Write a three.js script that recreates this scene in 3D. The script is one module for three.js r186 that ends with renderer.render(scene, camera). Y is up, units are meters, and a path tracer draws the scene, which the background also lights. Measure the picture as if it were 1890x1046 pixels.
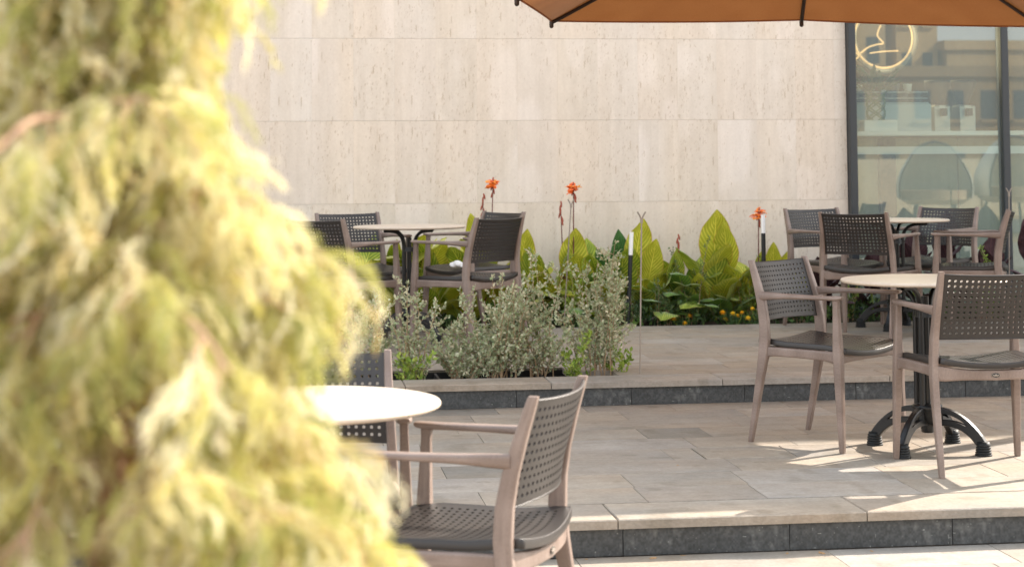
import * as THREE from 'three';
import { mergeGeometries } from 'three/addons/utils/BufferGeometryUtils.js';

// ───────────────────────── camera, sky, sun, exposure
const scene = new THREE.Scene();
const renderer = new THREE.WebGLRenderer({ antialias: true });
renderer.toneMapping = THREE.LinearToneMapping;
renderer.toneMappingExposure = 2.74;
renderer.shadowMap.enabled = true;

const FOCAL = 3300, PW = 1890, PH = 1046, YAW = THREE.MathUtils.degToRad(7.2), PITCH = THREE.MathUtils.degToRad(3.6), ROLL = 0.0068;
const PY = 308 - FOCAL * Math.tan(PITCH), FULL = 2 * (PH - PY);
const camera = new THREE.PerspectiveCamera(THREE.MathUtils.radToDeg(2 * Math.atan(FULL / 2 / FOCAL)), PW / FULL, 0.05, 900);
camera.setViewOffset(PW, FULL, 0, FULL - PH, PW, PH);
{
  const f = new THREE.Vector3(Math.sin(YAW) * Math.cos(PITCH), Math.sin(PITCH), -Math.cos(YAW) * Math.cos(PITCH));
  const r = new THREE.Vector3(Math.cos(YAW), 0, Math.sin(YAW)), u = new THREE.Vector3().crossVectors(r, f);
  const r2 = r.clone().multiplyScalar(Math.cos(ROLL)).addScaledVector(u, -Math.sin(ROLL));
  const u2 = u.clone().multiplyScalar(Math.cos(ROLL)).addScaledVector(r, Math.sin(ROLL));
  camera.quaternion.setFromRotationMatrix(new THREE.Matrix4().makeBasis(r2, u2, f.clone().negate()));
  camera.position.set(0, 1.36, 0);
}
camera.focus = 7.8;
camera.userData.fStop = 4.7;
scene.add(camera);

const ELEV = THREE.MathUtils.degToRad(35);
const sunDir = new THREE.Vector3(0.859 * Math.cos(ELEV), Math.sin(ELEV), -0.512 * Math.cos(ELEV)).normalize();
{
  // hazy desert-city sky: pale at the horizon, blue overhead, a soft glow round the sun
  const w = 512, h = 256, data = new Float32Array(w * h * 4), d = new THREE.Vector3();
  for (let j = 0; j < h; j++) for (let i = 0; i < w; i++) {
    const up = ((j + 0.5) / h - 0.5) * Math.PI, az = ((i + 0.5) / w - 0.5) * 2 * Math.PI;
    d.set(Math.cos(az) * Math.cos(up), Math.sin(up), Math.sin(az) * Math.cos(up));
    const e = Math.max(0, d.y), t = Math.pow(1 - e, 2.6), c = Math.max(0, d.dot(sunDir));
    const glow = 0.75 * Math.pow(c, 5) + 1.3 * Math.pow(c, 40);
    const zen = [0.51, 0.58, 0.68], hor = [1.0, 0.96, 0.905], sg = [1, 0.9, 0.76];
    for (let k = 0; k < 3; k++) data[(j * w + i) * 4 + k] = zen[k] * (1 - t) + hor[k] * t + glow * sg[k];
    data[(j * w + i) * 4 + 3] = 1;
  }
  const sky = new THREE.DataTexture(data, w, h, THREE.RGBAFormat, THREE.FloatType);
  sky.mapping = THREE.EquirectangularReflectionMapping; sky.magFilter = THREE.LinearFilter; sky.needsUpdate = true;
  scene.background = sky; scene.environment = sky;
}
const sun = new THREE.DirectionalLight(new THREE.Color(1, 0.9, 0.79), 4.4);
sun.name = 'sun';
sun.position.copy(sunDir).multiplyScalar(40).add(new THREE.Vector3(2, 0, -7)); sun.target.position.set(2, 0, -7);
sun.castShadow = true; sun.shadow.mapSize.set(4096, 4096);
Object.assign(sun.shadow.camera, { left: -14, right: 14, top: 14, bottom: -14, near: 1, far: 90 });
scene.add(sun, sun.target);

// ───────────────────────── helpers
function rng(seed) { let s = seed | 0; return () => { s = (s + 0x6d2b79f5) | 0; let t = Math.imul(s ^ (s >>> 15), 1 | s); t = (t + Math.imul(t ^ (t >>> 7), 61 | t)) ^ t; return ((t ^ (t >>> 14)) >>> 0) / 4294967296; }; }
const V = (x, y, z) => new THREE.Vector3(x, y, z);
const TAU = Math.PI * 2, deg = THREE.MathUtils.degToRad, lerp = THREE.MathUtils.lerp, clamp = THREE.MathUtils.clamp;
const smooth = (a, b, x) => { const t = clamp((x - a) / (b - a), 0, 1); return t * t * (3 - 2 * t); };
const used = new Map();
function numbered(n) { const k = used.get(n) ?? 0; used.set(n, k + 1); return k ? n + '_' + String(k).padStart(3, '0') : n; }
function shade(o) { o.traverse((m) => { if (m.isMesh) { m.castShadow = true; m.receiveShadow = true; } }); return o; }
function thing(name, label, category, [x, y, z] = [0, 0, 0], turn = 0, group) {
  const o = new THREE.Group(); o.name = numbered(name); o.position.set(x, y, z); o.rotation.y = turn;
  o.userData = { label, category }; if (group) o.userData.group = group;
  scene.add(o); return o;
}
function setting(name, label, category) { const o = new THREE.Group(); o.name = name; o.userData = { label, category, kind: 'structure' }; scene.add(o); return o; }
function part(name, geometry, material, parent, pos, rot) {
  const m = new THREE.Mesh(geometry, material); m.name = name; m.castShadow = m.receiveShadow = true;
  if (pos) m.position.set(...pos); if (rot) m.rotation.set(...rot);
  parent.add(m); return m;
}
function copyOf(o, label, [x, y, z], turn) { const c = o.clone(); c.name = numbered(o.name.replace(/_\d+$/, '')); c.userData = { ...o.userData, label }; c.position.set(x, y, z); c.rotation.y = turn; scene.add(c); return c; }
function mesh(pos, nor, uv, idx, col) {
  const g = new THREE.BufferGeometry();
  g.setAttribute('position', new THREE.Float32BufferAttribute(pos, 3));
  if (uv) g.setAttribute('uv', new THREE.Float32BufferAttribute(uv, 2));
  if (col) g.setAttribute('color', new THREE.Float32BufferAttribute(col, 3));
  g.setIndex(idx);
  if (nor) g.setAttribute('normal', new THREE.Float32BufferAttribute(nor, 3)); else g.computeVertexNormals();
  return g;
}
function join(list) {
  const l = list.map((g) => { const n = g.index ? g.toNonIndexed() : g.clone(); for (const k of Object.keys(n.attributes)) if (!['position', 'normal', 'uv'].includes(k)) n.deleteAttribute(k); if (!n.attributes.uv) n.setAttribute('uv', new THREE.Float32BufferAttribute(new Float32Array(n.attributes.position.count * 2), 2)); return n; });
  return mergeGeometries(l);
}
const moved = (g, x, y, z) => g.translate(x, y, z);
// a rounded-rectangle section carried along a list of [x, y, z, halfU, halfV]
function loft(path, U, Vv, n = 14, power = 3.2) {
  const pos = [], idx = [], uv = [];
  let run = 0; const ring = []; for (let k = 0; k < n; k++) { const a = (k + 0.5) / n * TAU, c = Math.cos(a), s = Math.sin(a); ring.push([Math.sign(c) * Math.pow(Math.abs(c), 2 / power), Math.sign(s) * Math.pow(Math.abs(s), 2 / power)]); }
  path.forEach(([x, y, z, a, b], i) => { if (i) run += Math.hypot(x - path[i - 1][0], y - path[i - 1][1], z - path[i - 1][2]); ring.forEach(([c, s], k) => { pos.push(x + U.x * c * a + Vv.x * s * b, y + U.y * c * a + Vv.y * s * b, z + U.z * c * a + Vv.z * s * b); uv.push(k / n * 0.12, run); }); });
  const d = V(path[1][0] - path[0][0], path[1][1] - path[0][1], path[1][2] - path[0][2]);
  const flip = new THREE.Vector3().crossVectors(U, Vv).dot(d) < 0;
  const tri = (a, b, c) => flip ? idx.push(a, c, b) : idx.push(a, b, c);
  for (let i = 0; i < path.length - 1; i++) for (let k = 0; k < n; k++) { const a = i * n + k, b = i * n + (k + 1) % n; tri(a, b, a + n); tri(b, b + n, a + n); }
  for (const [e, out] of [[0, -1], [path.length - 1, 1]]) {
    const base = pos.length / 3; for (let k = 0; k < n; k++) { pos.push(...pos.slice((e * n + k) * 3, (e * n + k) * 3 + 3)); uv.push(0, 0); }
    for (let k = 1; k < n - 1; k++) out > 0 ? tri(base, base + k, base + k + 1) : tri(base, base + k + 1, base + k);
  }
  return mesh(pos, null, uv, idx);
}
const X = V(1, 0, 0), Y = V(0, 1, 0), Z = V(0, 0, 1);
function box(x0, x1, y0, y1, z0, z1) { return new THREE.BoxGeometry(x1 - x0, y1 - y0, z1 - z0).translate((x0 + x1) / 2, (y0 + y1) / 2, (z0 + z1) / 2); }
// box with uv in metres on every face
function boxM(x0, x1, y0, y1, z0, z1, uo = 0, vo = 0) {
  const g = box(x0, x1, y0, y1, z0, z1), p = g.attributes.position, n = g.attributes.normal, u = g.attributes.uv;
  for (let i = 0; i < p.count; i++) { const ax = Math.abs(n.getX(i)) > 0.5, ay = Math.abs(n.getY(i)) > 0.5; u.setXY(i, (ax ? p.getZ(i) : p.getX(i)) + uo, (ay ? p.getZ(i) : p.getY(i)) + vo); }
  return g;
}
// slab with a small chamfer round its top or front face; the chamfered face looks along +y (paving) or +z (cladding, turned)
function slab(w, t, d, b, uo, vo) {
  const pos = [], idx = [], uv = [];
  const quad = (a, b2, c, e) => { const s = pos.length / 3; for (const q of [a, b2, c, e]) { pos.push(...q); uv.push(q[0] + uo, -q[2] + q[1] + vo); } idx.push(s, s + 1, s + 2, s, s + 2, s + 3); };
  const x = w / 2, z = d / 2, xi = x - b, zi = z - b, y1 = t, y2 = t - b;
  quad([-xi, y1, zi], [xi, y1, zi], [xi, y1, -zi], [-xi, y1, -zi]);
  const A = [[-x, z], [x, z], [x, -z], [-x, -z]], B = [[-xi, zi], [xi, zi], [xi, -zi], [-xi, -zi]];
  for (let k = 0; k < 4; k++) { const n = (k + 1) % 4; quad([A[k][0], y2, A[k][1]], [A[n][0], y2, A[n][1]], [B[n][0], y1, B[n][1]], [B[k][0], y1, B[k][1]]); quad([A[k][0], 0, A[k][1]], [A[n][0], 0, A[n][1]], [A[n][0], y2, A[n][1]], [A[k][0], y2, A[k][1]]); }
  return mesh(pos, null, uv, idx);
}
function tube(points, r, n = 6, seg) {
  const c = new THREE.CatmullRomCurve3(points.map((p) => p.isVector3 ? p : V(...p))), m = seg ?? Math.max(3, points.length * 3), rf = typeof r === 'function' ? r : () => r;
  const g = new THREE.TubeGeometry(c, m, 1, n, false), p = g.attributes.position;
  for (let i = 0; i <= m; i++) { const o = c.getPointAt(i / m), k = rf(i / m); for (let j = 0; j <= n; j++) { const q = i * (n + 1) + j; p.setXYZ(q, o.x + (p.getX(q) - o.x) * k, o.y + (p.getY(q) - o.y) * k, o.z + (p.getZ(q) - o.z) * k); } }
  return g;
}

// ───────────────────────── noise and textures
function lattice(seed, n) { const r = rng(seed), a = new Float32Array(n * n); for (let i = 0; i < a.length; i++) a[i] = r(); return a; }
const LAT = new Map();
function noise(seed, u, v, fu, fv) { // tileable value noise, u and v in 0..1, fu by fv cells
  const key = seed; if (!LAT.has(key)) LAT.set(key, lattice(seed, 256)); const a = LAT.get(key);
  const x = u * fu, y = v * fv, xi = Math.floor(x), yi = Math.floor(y), tx = x - xi, ty = y - yi, sx = tx * tx * (3 - 2 * tx), sy = ty * ty * (3 - 2 * ty);
  const g = (i, j) => a[(((j % fv) + fv) % fv & 255) * 256 + (((i % fu) + fu) % fu & 255)];
  return lerp(lerp(g(xi, yi), g(xi + 1, yi), sx), lerp(g(xi, yi + 1), g(xi + 1, yi + 1), sx), sy);
}
function texture(w, h, fn, srgb = true) {
  const d = new Uint8Array(w * h * 4), o = [0, 0, 0];
  for (let j = 0; j < h; j++) for (let i = 0; i < w; i++) { fn((i + 0.5) / w, (j + 0.5) / h, o, i, j); const q = (j * w + i) * 4; d[q] = clamp(o[0], 0, 255); d[q + 1] = clamp(o[1], 0, 255); d[q + 2] = clamp(o[2], 0, 255); d[q + 3] = 255; }
  const t = new THREE.DataTexture(d, w, h, THREE.RGBAFormat); t.magFilter = THREE.LinearFilter; t.minFilter = THREE.LinearMipmapLinearFilter; t.generateMipmaps = true;
  t.wrapS = t.wrapT = THREE.RepeatWrapping; if (srgb) t.colorSpace = THREE.SRGBColorSpace; t.needsUpdate = true; return t;
}
const scaled = (t, sx, sy = sx) => { t.repeat.set(1 / sx, 1 / sy); return t; };
// travertine cut along the vein: 2.4 m of stone, vertical streaks and small elongated pits
const pits = (() => {
  const n = 1024, a = new Float32Array(n * n), r = rng(77);
  for (let k = 0; k < 5200; k++) {
    const cx = r() * n, cy = r() * n, band = noise(5, cx / n, cy / n, 14, 3); if (band < 0.42 && r() < 0.8) continue;
    const L = r() < 0.05 ? 7 + r() * 9 : 1.2 + r() * 4, w = L > 7 ? 1.0 + r() * 0.7 : 0.55 + r() * 0.6, dp = 0.3 + 0.7 * r();
    for (let y = -Math.ceil(L); y <= L; y++) for (let x = -2; x <= 2; x++) { const q = (x / w) ** 2 + (y / L) ** 2; if (q < 1.6) { const i = ((Math.round(cy + y) + n) % n) * n + (Math.round(cx + x + 0.6 * Math.sin(y * 0.7)) + n) % n; a[i] = Math.max(a[i], dp * clamp(1.6 - q, 0, 1)); } }
  }
  return a;
})();
const travertineMap = texture(1024, 1024, (u, v, o, i, j) => {
  const wob = 0.012 * (noise(9, u, v, 5, 4) - 0.5);
  const s1 = noise(1, u + wob, v, 24, 1), s2 = noise(2, u + wob, v, 70, 2), s3 = noise(3, u + wob * 0.6, v, 220, 5), m = noise(4, u, v, 9, 6), c = noise(6, u, v, 60, 30), g = noise(8, u, v, 255, 200);
  const t = 0.34 * s1 + 0.28 * s2 + 0.2 * s3 + 0.18 * m, k = 9 * (t - 0.5) * 2 + 5 * (c - 0.5) + 6 * (g - 0.5), p = pits[j * 1024 + i];
  const warm = 6 * (noise(7, u, v, 16, 1) - 0.5);
  const pale = 6 * smooth(0.66, 0.8, noise(11, u, v, 11, 5)) ;
  o[0] = 219 + k + pale - 30 * p; o[1] = 206 + k * 1.06 - warm * 0.45 + pale * 1.1 - 36 * p; o[2] = 190 + k * 1.12 - warm * 1.1 + pale * 1.4 - 42 * p;
});
const travertineBump = texture(1024, 1024, (u, v, o, i, j) => { const b = 205 + 30 * (noise(3, u, v, 220, 5) - 0.5) - 180 * pits[j * 1024 + i]; o[0] = o[1] = o[2] = b; }, false);
const paverMap = texture(1024, 1024, (u, v, o) => {
  const wob = 0.02 * (noise(21, u, v, 4, 7) - 0.5);
  const a = noise(22, u, v + wob, 5, 40), b = noise(23, u, v + wob, 11, 110), c = noise(24, u, v, 200, 250), d = noise(25, u, v, 6, 6), e = noise(26, u, v, 30, 26);
  const k = 7 * (a - 0.5) + 5 * (b - 0.5) + 13 * (c - 0.5) + 12 * (d - 0.5) + 9 * (e - 0.5) + 7 * (noise(29, u, v, 90, 80) - 0.5), st = smooth(0.74, 0.9, noise(27, u, v, 17, 19)) * 12, w = 7 * (noise(28, u, v, 5, 9) - 0.5);
  o[0] = 151 + k + w - st; o[1] = 142 + k - st; o[2] = 131 + k - w - st * 1.1;
});
const paverBump = texture(512, 512, (u, v, o) => { o[0] = o[1] = o[2] = 128 + 60 * (noise(24, u, v, 160, 170) - 0.5) + 70 * (noise(23, u, v, 11, 80) - 0.5); }, false);
const riserMap = texture(1024, 256, (u, v, o) => {
  const c = noise(31, u, v, 250, 60), d = noise(32, u, v, 120, 30), e = noise(33, u, v, 9, 3);
  const salt = smooth(0.62, 0.95, noise(34, u, v, 90, 14) * 0.55 + noise(35, u, v, 13, 3) * 0.5 + 0.0), spot = smooth(0.93, 0.97, noise(36, u, v, 150, 40));
  const k = 22 * (c - 0.5) + 16 * (d - 0.5) + 12 * (e - 0.5);
  o[0] = 62 + k + 28 * salt + 60 * spot; o[1] = 64 + k + 27 * salt + 60 * spot; o[2] = 64 + k + 25 * salt + 56 * spot;
});
const fabricMap = texture(512, 512, (u, v, o, i, j) => { const k = 8 * (noise(41, u, v, 200, 200) - 0.5) + 10 * (noise(42, u, v, 6, 6) - 0.5) + ((i + j) % 4 < 2 ? 3 : -3); o[0] = 181 + k; o[1] = 118 + k; o[2] = 64 + k * 0.8; });
const topMap = texture(512, 512, (u, v, o) => { const k = 7 * (noise(51, u, v, 8, 8) - 0.5) + 6 * (noise(52, u, v, 90, 90) - 0.5) + 5 * (noise(53, u, v, 30, 6) - 0.5); o[0] = 205 + k; o[1] = 188 + k; o[2] = 168 + k; });
const plasticRough = texture(256, 256, (u, v, o) => { o[0] = o[1] = o[2] = 120 + 50 * (noise(61, u, v, 40, 40) - 0.5) + 40 * (noise(62, u, v, 6, 6) - 0.5); }, false);
const dustMap = texture(256, 256, (u, v, o) => { const k = 20 * (noise(63, u, v, 7, 5) - 0.5) + 12 * (noise(64, u, v, 90, 90) - 0.5); o[0] = 129 + k; o[1] = 112 + k; o[2] = 102 + k; });
function leafMap(base, vein, edge, seed) { // u across the blade, v from stalk to tip: pale midrib, veins sweeping out and up, a dyed margin
  return texture(256, 512, (u, v, o) => {
    const s = Math.abs(u - 0.5) * 2, ph = (v * 11 - s * 4.2 + 0.25 * noise(seed, u, v, 5, 9)), st = 0.5 + 0.5 * Math.cos(ph * TAU), band = 0.9 * smooth(0.3, 0.98, st) * smooth(0.03, 0.16, s) * (0.35 + 0.9 * noise(seed + 1, u, v, 5, 12)), mid = 1 - smooth(0.015, 0.05, s), rim = smooth(0.93, 0.985, s), b = 22 * (noise(seed + 2, u, v, 6, 10) - 0.5);
    for (let k = 0; k < 3; k++) { let c = lerp(base[k], vein[k], clamp(band, 0, 1)); c = lerp(c, vein[k] * 1.06, mid); c = lerp(c, edge[k], rim); o[k] = c + b; }
  });
}
const soilMap = texture(256, 256, (u, v, o) => { const k = 40 * (noise(71, u, v, 60, 60) - 0.5) + 30 * (noise(72, u, v, 20, 20) - 0.5); o[0] = 62 + k; o[1] = 50 + k * 0.9; o[2] = 40 + k * 0.8; });
const renderMap = texture(512, 512, (u, v, o) => { const k = 14 * (noise(81, u, v, 5, 5) - 0.5) + 14 * (noise(82, u, v, 100, 100) - 0.5) + 12 * (noise(83, u, v, 40, 4) - 0.5); o[0] = 205 + k; o[1] = 188 + k; o[2] = 160 + k; });

const std = (o) => new THREE.MeshStandardMaterial(o), phys = (o) => new THREE.MeshPhysicalMaterial(o);
const M = {
  travertine: [0, 1, 2, 3].map((k) => std({ name: 'travertine', map: scaled(travertineMap, 2.4), bumpMap: scaled(travertineBump, 2.4), bumpScale: 0.002, roughness: 0.72, color: new THREE.Color([0xffffff, 0xfefcfa, 0xfffdfb, 0xfcfbf9][k]) })),
  paver: [0xffffff, 0xf3efe9, 0xfbf6ee, 0xefedea, 0xf4efe8, 0xd6d6d2].map((c) => std({ name: 'stone paver', map: scaled(paverMap, 1.6), bumpMap: scaled(paverBump.clone(), 0.8), bumpScale: 0.0016, roughness: 0.62, color: c })),
  riser: std({ name: 'dark granite', map: scaled(riserMap, 1.5, 0.4), roughness: 0.55 }),
  base: std({ name: 'mortar bed', color: 0x6f675e, roughness: 0.95 }),
  frame: std({ name: 'taupe plastic', map: scaled(dustMap, 0.3), roughness: 0.85, roughnessMap: scaled(plasticRough, 0.3) }),
  shell: phys({ name: 'dark brown plastic', color: 0x26211e, roughness: 0.43, ior: 1.56 }),
  iron: phys({ name: 'black enamelled iron', color: 0x0c0f11, roughness: 0.4, clearcoat: 0.15, clearcoatRoughness: 0.3 }),
  rubber: std({ name: 'black rubber', color: 0x14181a, roughness: 0.6 }),
  top: std({ name: 'cream table laminate', map: scaled(topMap, 0.5), roughness: 0.36 }),
  fabric: phys({ name: 'orange canopy cloth', map: scaled(fabricMap, 0.8), roughness: 0.95, transmission: 0.22, side: THREE.DoubleSide }),
  ribMetal: std({ name: 'bronze rib', color: 0x3a2c24, roughness: 0.45, metalness: 0.4 }),
  alu: std({ name: 'anthracite aluminium', color: 0x3d4144, roughness: 0.42, metalness: 0.35 }),
  soil: std({ name: 'soil', map: scaled(soilMap, 0.5), roughness: 1 }),
  blackPlastic: std({ name: 'black plastic', color: 0x1d1e1f, roughness: 0.6 }),
  whiteLens: phys({ name: 'white acrylic', color: 0xf2f0ec, roughness: 0.35 }),
  postBlack: std({ name: 'black post', color: 0x171b1c, roughness: 0.45 }),
  steel: std({ name: 'weathered steel', color: 0x9a8f84, roughness: 0.5, metalness: 0.5 }),
  twig: std({ name: 'shrub twig', color: 0xa58a6c, roughness: 0.9 }),
  stemGreen: phys({ name: 'green stalk', color: 0x8fa03a, roughness: 0.6 }),
  stemRed: std({ name: 'red stalk', color: 0x6b3a30, roughness: 0.7 }),
};
const leafMats = {
  gold: [[164, 172, 24], [226, 216, 78], [200, 160, 66]], lime: [[124, 150, 26], [212, 212, 76], [170, 146, 64]], green: [[76, 122, 32], [150, 172, 56], [110, 96, 48]], deep: [[40, 92, 34], [84, 132, 52], [70, 90, 40]], plum: [[58, 34, 40], [86, 50, 52], [66, 34, 36]],
};
const LM = Object.fromEntries(Object.entries(leafMats).map(([k, [a, b, c]], i) => [k, phys({ name: k + ' leaf', map: leafMap(a, b, c, 100 + i * 7), roughness: 0.5, transmission: k === 'plum' ? 0.15 : 0.42, side: THREE.DoubleSide })]));
// a leaf sheet must stay matte in transmission: roughness near 1 scatters the light that passes
for (const m of Object.values(LM)) m.roughness = 0.82;

// ───────────────────────── ground and terraces
const L0 = 0, L1 = 0.129, L2 = 0.254;
{
  const g = setting('ground', 'sandy ground and road that reach the horizon', 'ground');
  const earth = std({ name: 'sandy ground', map: scaled(renderMap.clone(), 6), color: 0xc9b9a4, roughness: 0.95 });
  const p = new THREE.PlaneGeometry(1200, 1200).rotateX(-Math.PI / 2), u = p.attributes.uv, q = p.attributes.position;
  for (let i = 0; i < u.count; i++) u.setXY(i, q.getX(i), q.getZ(i));
  part('ground_sheet', p, earth, g, [0, -0.06, 0]);
  const road = std({ name: 'asphalt', color: 0x5a5854, roughness: 0.9 });
  part('road', boxM(-120, 120, -0.055, -0.03, 9, 17), road, g);
}
function pave(parent, rows, x0, x1, level, seed, cuts = []) {
  const r = rng(seed), gap = 0.0022;
  rows.forEach(([za, zb], ri) => { // za nearer the camera
    let x = x0 - r() * 0.5;
    while (x < x1) {
      let w = [0.3, 0.6, 0.6, 0.9, 0.6, 0.45][Math.floor(r() * 6)], cut = cuts.find((c) => Math.abs((c[2] + c[3] - za - zb) / 2) < 0.05 && c[0] > x - 0.001 && c[0] < x + w + 0.12);
      if (cut) w = cut[0] - x;
      if (w > 0.02) {
        const k = r(), mat = M.paver[k < 0.055 ? 5 : k < 0.2 ? 3 : Math.floor(r() * 3) + (r() < 0.3 ? 2 : 0)] ?? M.paver[0];
        const g = slab(w - gap, 0.03, za - zb - gap, 0.0012, r() * 1.6, r() * 1.6);
        part('paver', g, mat, parent, [x + w / 2, level - 0.03 + (r() - 0.5) * 0.0012, (za + zb) / 2]);
      }
      x += w; if (cut) x = cut[1];
    }
  });
}
function edge(parent, z, x0, x1, top, bottom, seed, depth, first) {
  const r = rng(seed);
  for (let x = x0; x < x1; x += 0.6) { // dark granite risers, set back under the nosing
    part('riser_panel', boxM(x + 0.0015, x + 0.5985, bottom, top - 0.0335, z - 0.038, z - 0.016 + (r() - 0.5) * 0.001, r() * 1.5, r() * 0.4), M.riser, parent);
  }
  for (let x = first; x < x1;) { const w = [0.6, 0.9, 0.75][Math.floor(r() * 3)]; part('coping_stone', slab(w - 0.004, 0.033, depth, 0.004, r() * 1.6, r() * 1.6), M.paver[Math.floor(r() * 3)], parent, [x + w / 2, top - 0.033, z - depth / 2]); x += w; }
}
const pave0 = setting('lower_pavement', 'grey beige stone paving in front of the lowest step', 'pavement');
pave(pave0, Array.from({ length: 10 }, (_, k) => [-3.24 - k * 0.3, -3.54 - k * 0.3]), -2, 4.6, L0, 901);
part('mortar_bed', boxM(-12, 14, -0.05, -0.03, -6.255, 4), M.base, pave0);
part('paving_sheet', boxM(-12, 14, -0.0299, -0.003, -3.24, 4), M.paver[0], pave0);
const pave1 = setting('middle_terrace', 'middle terrace of grey beige pavers with a dark granite step front', 'terrace');
edge(pave1, -6.235, -2.5 + 0.07, 6, L1, 0.001, 902, 0.3, -2.6);
pave(pave1, Array.from({ length: 9 }, (_, k) => [-6.545 - k * 0.3, -6.845 - k * 0.3]), -2.4, 5.2, L1, 903, [[1.753, 2.152, -7.745, -7.445]]);
part('floor_hatch', slab(0.388, 0.03, 0.288, 0.002, 0.3, 0.7), M.paver[2], pave1, [1.9525, L1 - 0.029, -7.595]);
part('mortar_bed', boxM(-12, 14, -0.028, L1 - 0.031, -9.3, -6.275), M.base, pave1);
const pave2 = setting('upper_terrace', 'upper terrace of grey beige pavers with a dark granite step front', 'terrace');
edge(pave2, -9.165, -2.43, 7.5, L2, L1 + 0.001, 904, 0.26, -2.7);
pave(pave2, [[-9.43, -9.64], [-9.64, -9.85]], 1.935, 6.6, L2, 905);
pave(pave2, Array.from({ length: 8 }, (_, k) => [-9.855 - k * 0.3, -10.155 - k * 0.3]), -2.4, 6.8, L2, 906);
part('mortar_bed', boxM(-12, 14, 0.0, L2 - 0.031, -12.27, -9.865), M.base, pave2);
part('mortar_bed', boxM(1.94, 14, 0.0, L2 - 0.031, -9.862, -9.206), M.base, pave2);
part('mortar_bed', boxM(-12, 1.938, 0.0, L2 - 0.034, -9.42, -9.206), M.base, pave2);
{ // planting strip along the facade
  const bed = setting('planting_bed', 'narrow bed of dark soil along the travertine wall', 'soil');
  const g = new THREE.PlaneGeometry(12, 0.7, 240, 14).rotateX(-Math.PI / 2), p = g.attributes.position, u = g.attributes.uv;
  for (let i = 0; i < p.count; i++) { p.setY(i, 0.05 * noise(73, p.getX(i) / 12 + 0.5, p.getZ(i) + 0.5, 120, 9) + 0.02 * noise(74, p.getX(i) / 12 + 0.5, p.getZ(i) + 0.5, 250, 30)); u.setXY(i, p.getX(i), p.getZ(i)); }
  g.computeVertexNormals(); part('soil', g, M.soil, bed, [2, L2 - 0.055, -12.63]);
}

// ───────────────────────── the cafe building
{
  const b = thing('cafe_building', 'cafe building with vertical-grained travertine cladding and a dark framed shop window', 'building', [0, 0, 0]);
  const r = rng(310), rows = [-0.1, 0.5, 1.1, 1.7, 2.3, 2.9];
  for (let j = 0; j < 5; j++) for (let i = -25; i < 4; i++) {
    const xa = 3.18 + i * 0.3, xb = Math.min(xa + 0.3, 4.172); if (xb - xa < 0.02) continue;
    const h = rows[j + 1] - rows[j] - 0.0012, w = xb - xa - 0.0004;
    const g = slab(w, 0.03, h, 0.0003, xa * 1 + Math.floor(r() * 3) * 0.8, r() * 2.4); g.rotateX(Math.PI / 2);
    part('stone_panel', g, M.travertine[Math.floor(r() * 4)], b, [(xa + xb) / 2, (rows[j] + rows[j + 1]) / 2, -13.03 + (r() - 0.5) * 0.0006]);
  }
  const core = std({ name: 'joint mortar', color: 0xd9cfc2, roughness: 0.95 });
  part('wall_core', box(-4.4, 4.172, -0.1, 7.1, -13.2, -13.032), core, b);
  part('upper_cladding', boxM(-4.4, 14, 3.3, 7.1, -13.031, -13.0), M.travertine[0], b);
  part('upper_cladding', boxM(-4.4, 4.172, 2.902, 3.298, -13.031, -13.0), M.travertine[0], b);
  part('outer_wall', boxM(-16, -4.402, -0.1, 7.1, -13.2, -13.0), M.travertine[1], b);
  part('outer_wall', boxM(4.172, 14, 3.3, 7.1, -13.2, -13.032), core, b);
  part('parapet', boxM(-16, 14, 7.1, 7.16, -13.3, -12.97), M.alu, b);
  const glass = phys({ name: 'coated glass', color: 0xdbe9e3, transmission: 1, thickness: 0, roughness: 0, metalness: 0.28, ior: 1.65 });
  part('window_head', box(4.176, 14, 3.2, 3.299, -13.06, -12.93), M.alu, b);
  part('window_sill', box(4.176, 14, 0.24, 0.30, -13.06, -12.93), M.alu, b);
  part('plinth', boxM(4.176, 14, -0.1, 0.24, -13.2, -13.0), M.riser, b);
  for (const x of [4.176, 5.37, 6.565, 7.76, 8.95]) part('mullion', loft([[x + 0.029, 0.3, -12.985, 0.029, 0.055], [x + 0.029, 3.2, -12.985, 0.029, 0.055]], X, Z, 16, 9), M.alu, b);
  for (const [xa, xb] of [[4.234, 5.37], [5.428, 6.565], [6.623, 7.76], [7.818, 8.95]]) part('window_pane', new THREE.PlaneGeometry(xb - xa, 2.9).translate((xa + xb) / 2, 1.75, -12.99), glass, b);
  part('outer_wall', boxM(9.01, 14, -0.1, 3.3, -13.2, -13.0), M.travertine[2], b);
  const plaster = std({ name: 'room plaster', map: scaled(renderMap.clone(), 2), color: 0x7f8078, roughness: 0.9 }), tile = std({ name: 'room floor', color: 0x8e8476, roughness: 0.5 });
  part('room_floor', box(4.0, 9.1, 0.14, 0.25, -17, -13.06), tile, b);
  part('room_ceiling', box(4.0, 9.1, 3.2, 3.3, -17.2, -13.201), plaster, b);
  part('room_back_wall', boxM(4.0, 9.1, 0.25, 3.2, -17.1, -17), plaster, b);
  part('room_side_wall', boxM(3.9, 4.0, 0.14, 3.2, -17.1, -13.201), plaster, b);
  part('room_side_wall', boxM(9.1, 9.2, 0.14, 3.2, -17.1, -13.201), plaster, b);
  part('roof', box(-16, 14, 6.8, 6.95, -24, -13.21), core, b);
  part('rear_wall', box(-16, 14, -0.1, 6.8, -24.2, -24), core, b);
  part('rear_side_wall', box(-16.2, -16, -0.1, 6.8, -24.2, -13.2), core, b);
  part('rear_side_wall', box(14, 14.2, -0.1, 6.8, -24.2, -13.2), core, b);
}

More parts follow.
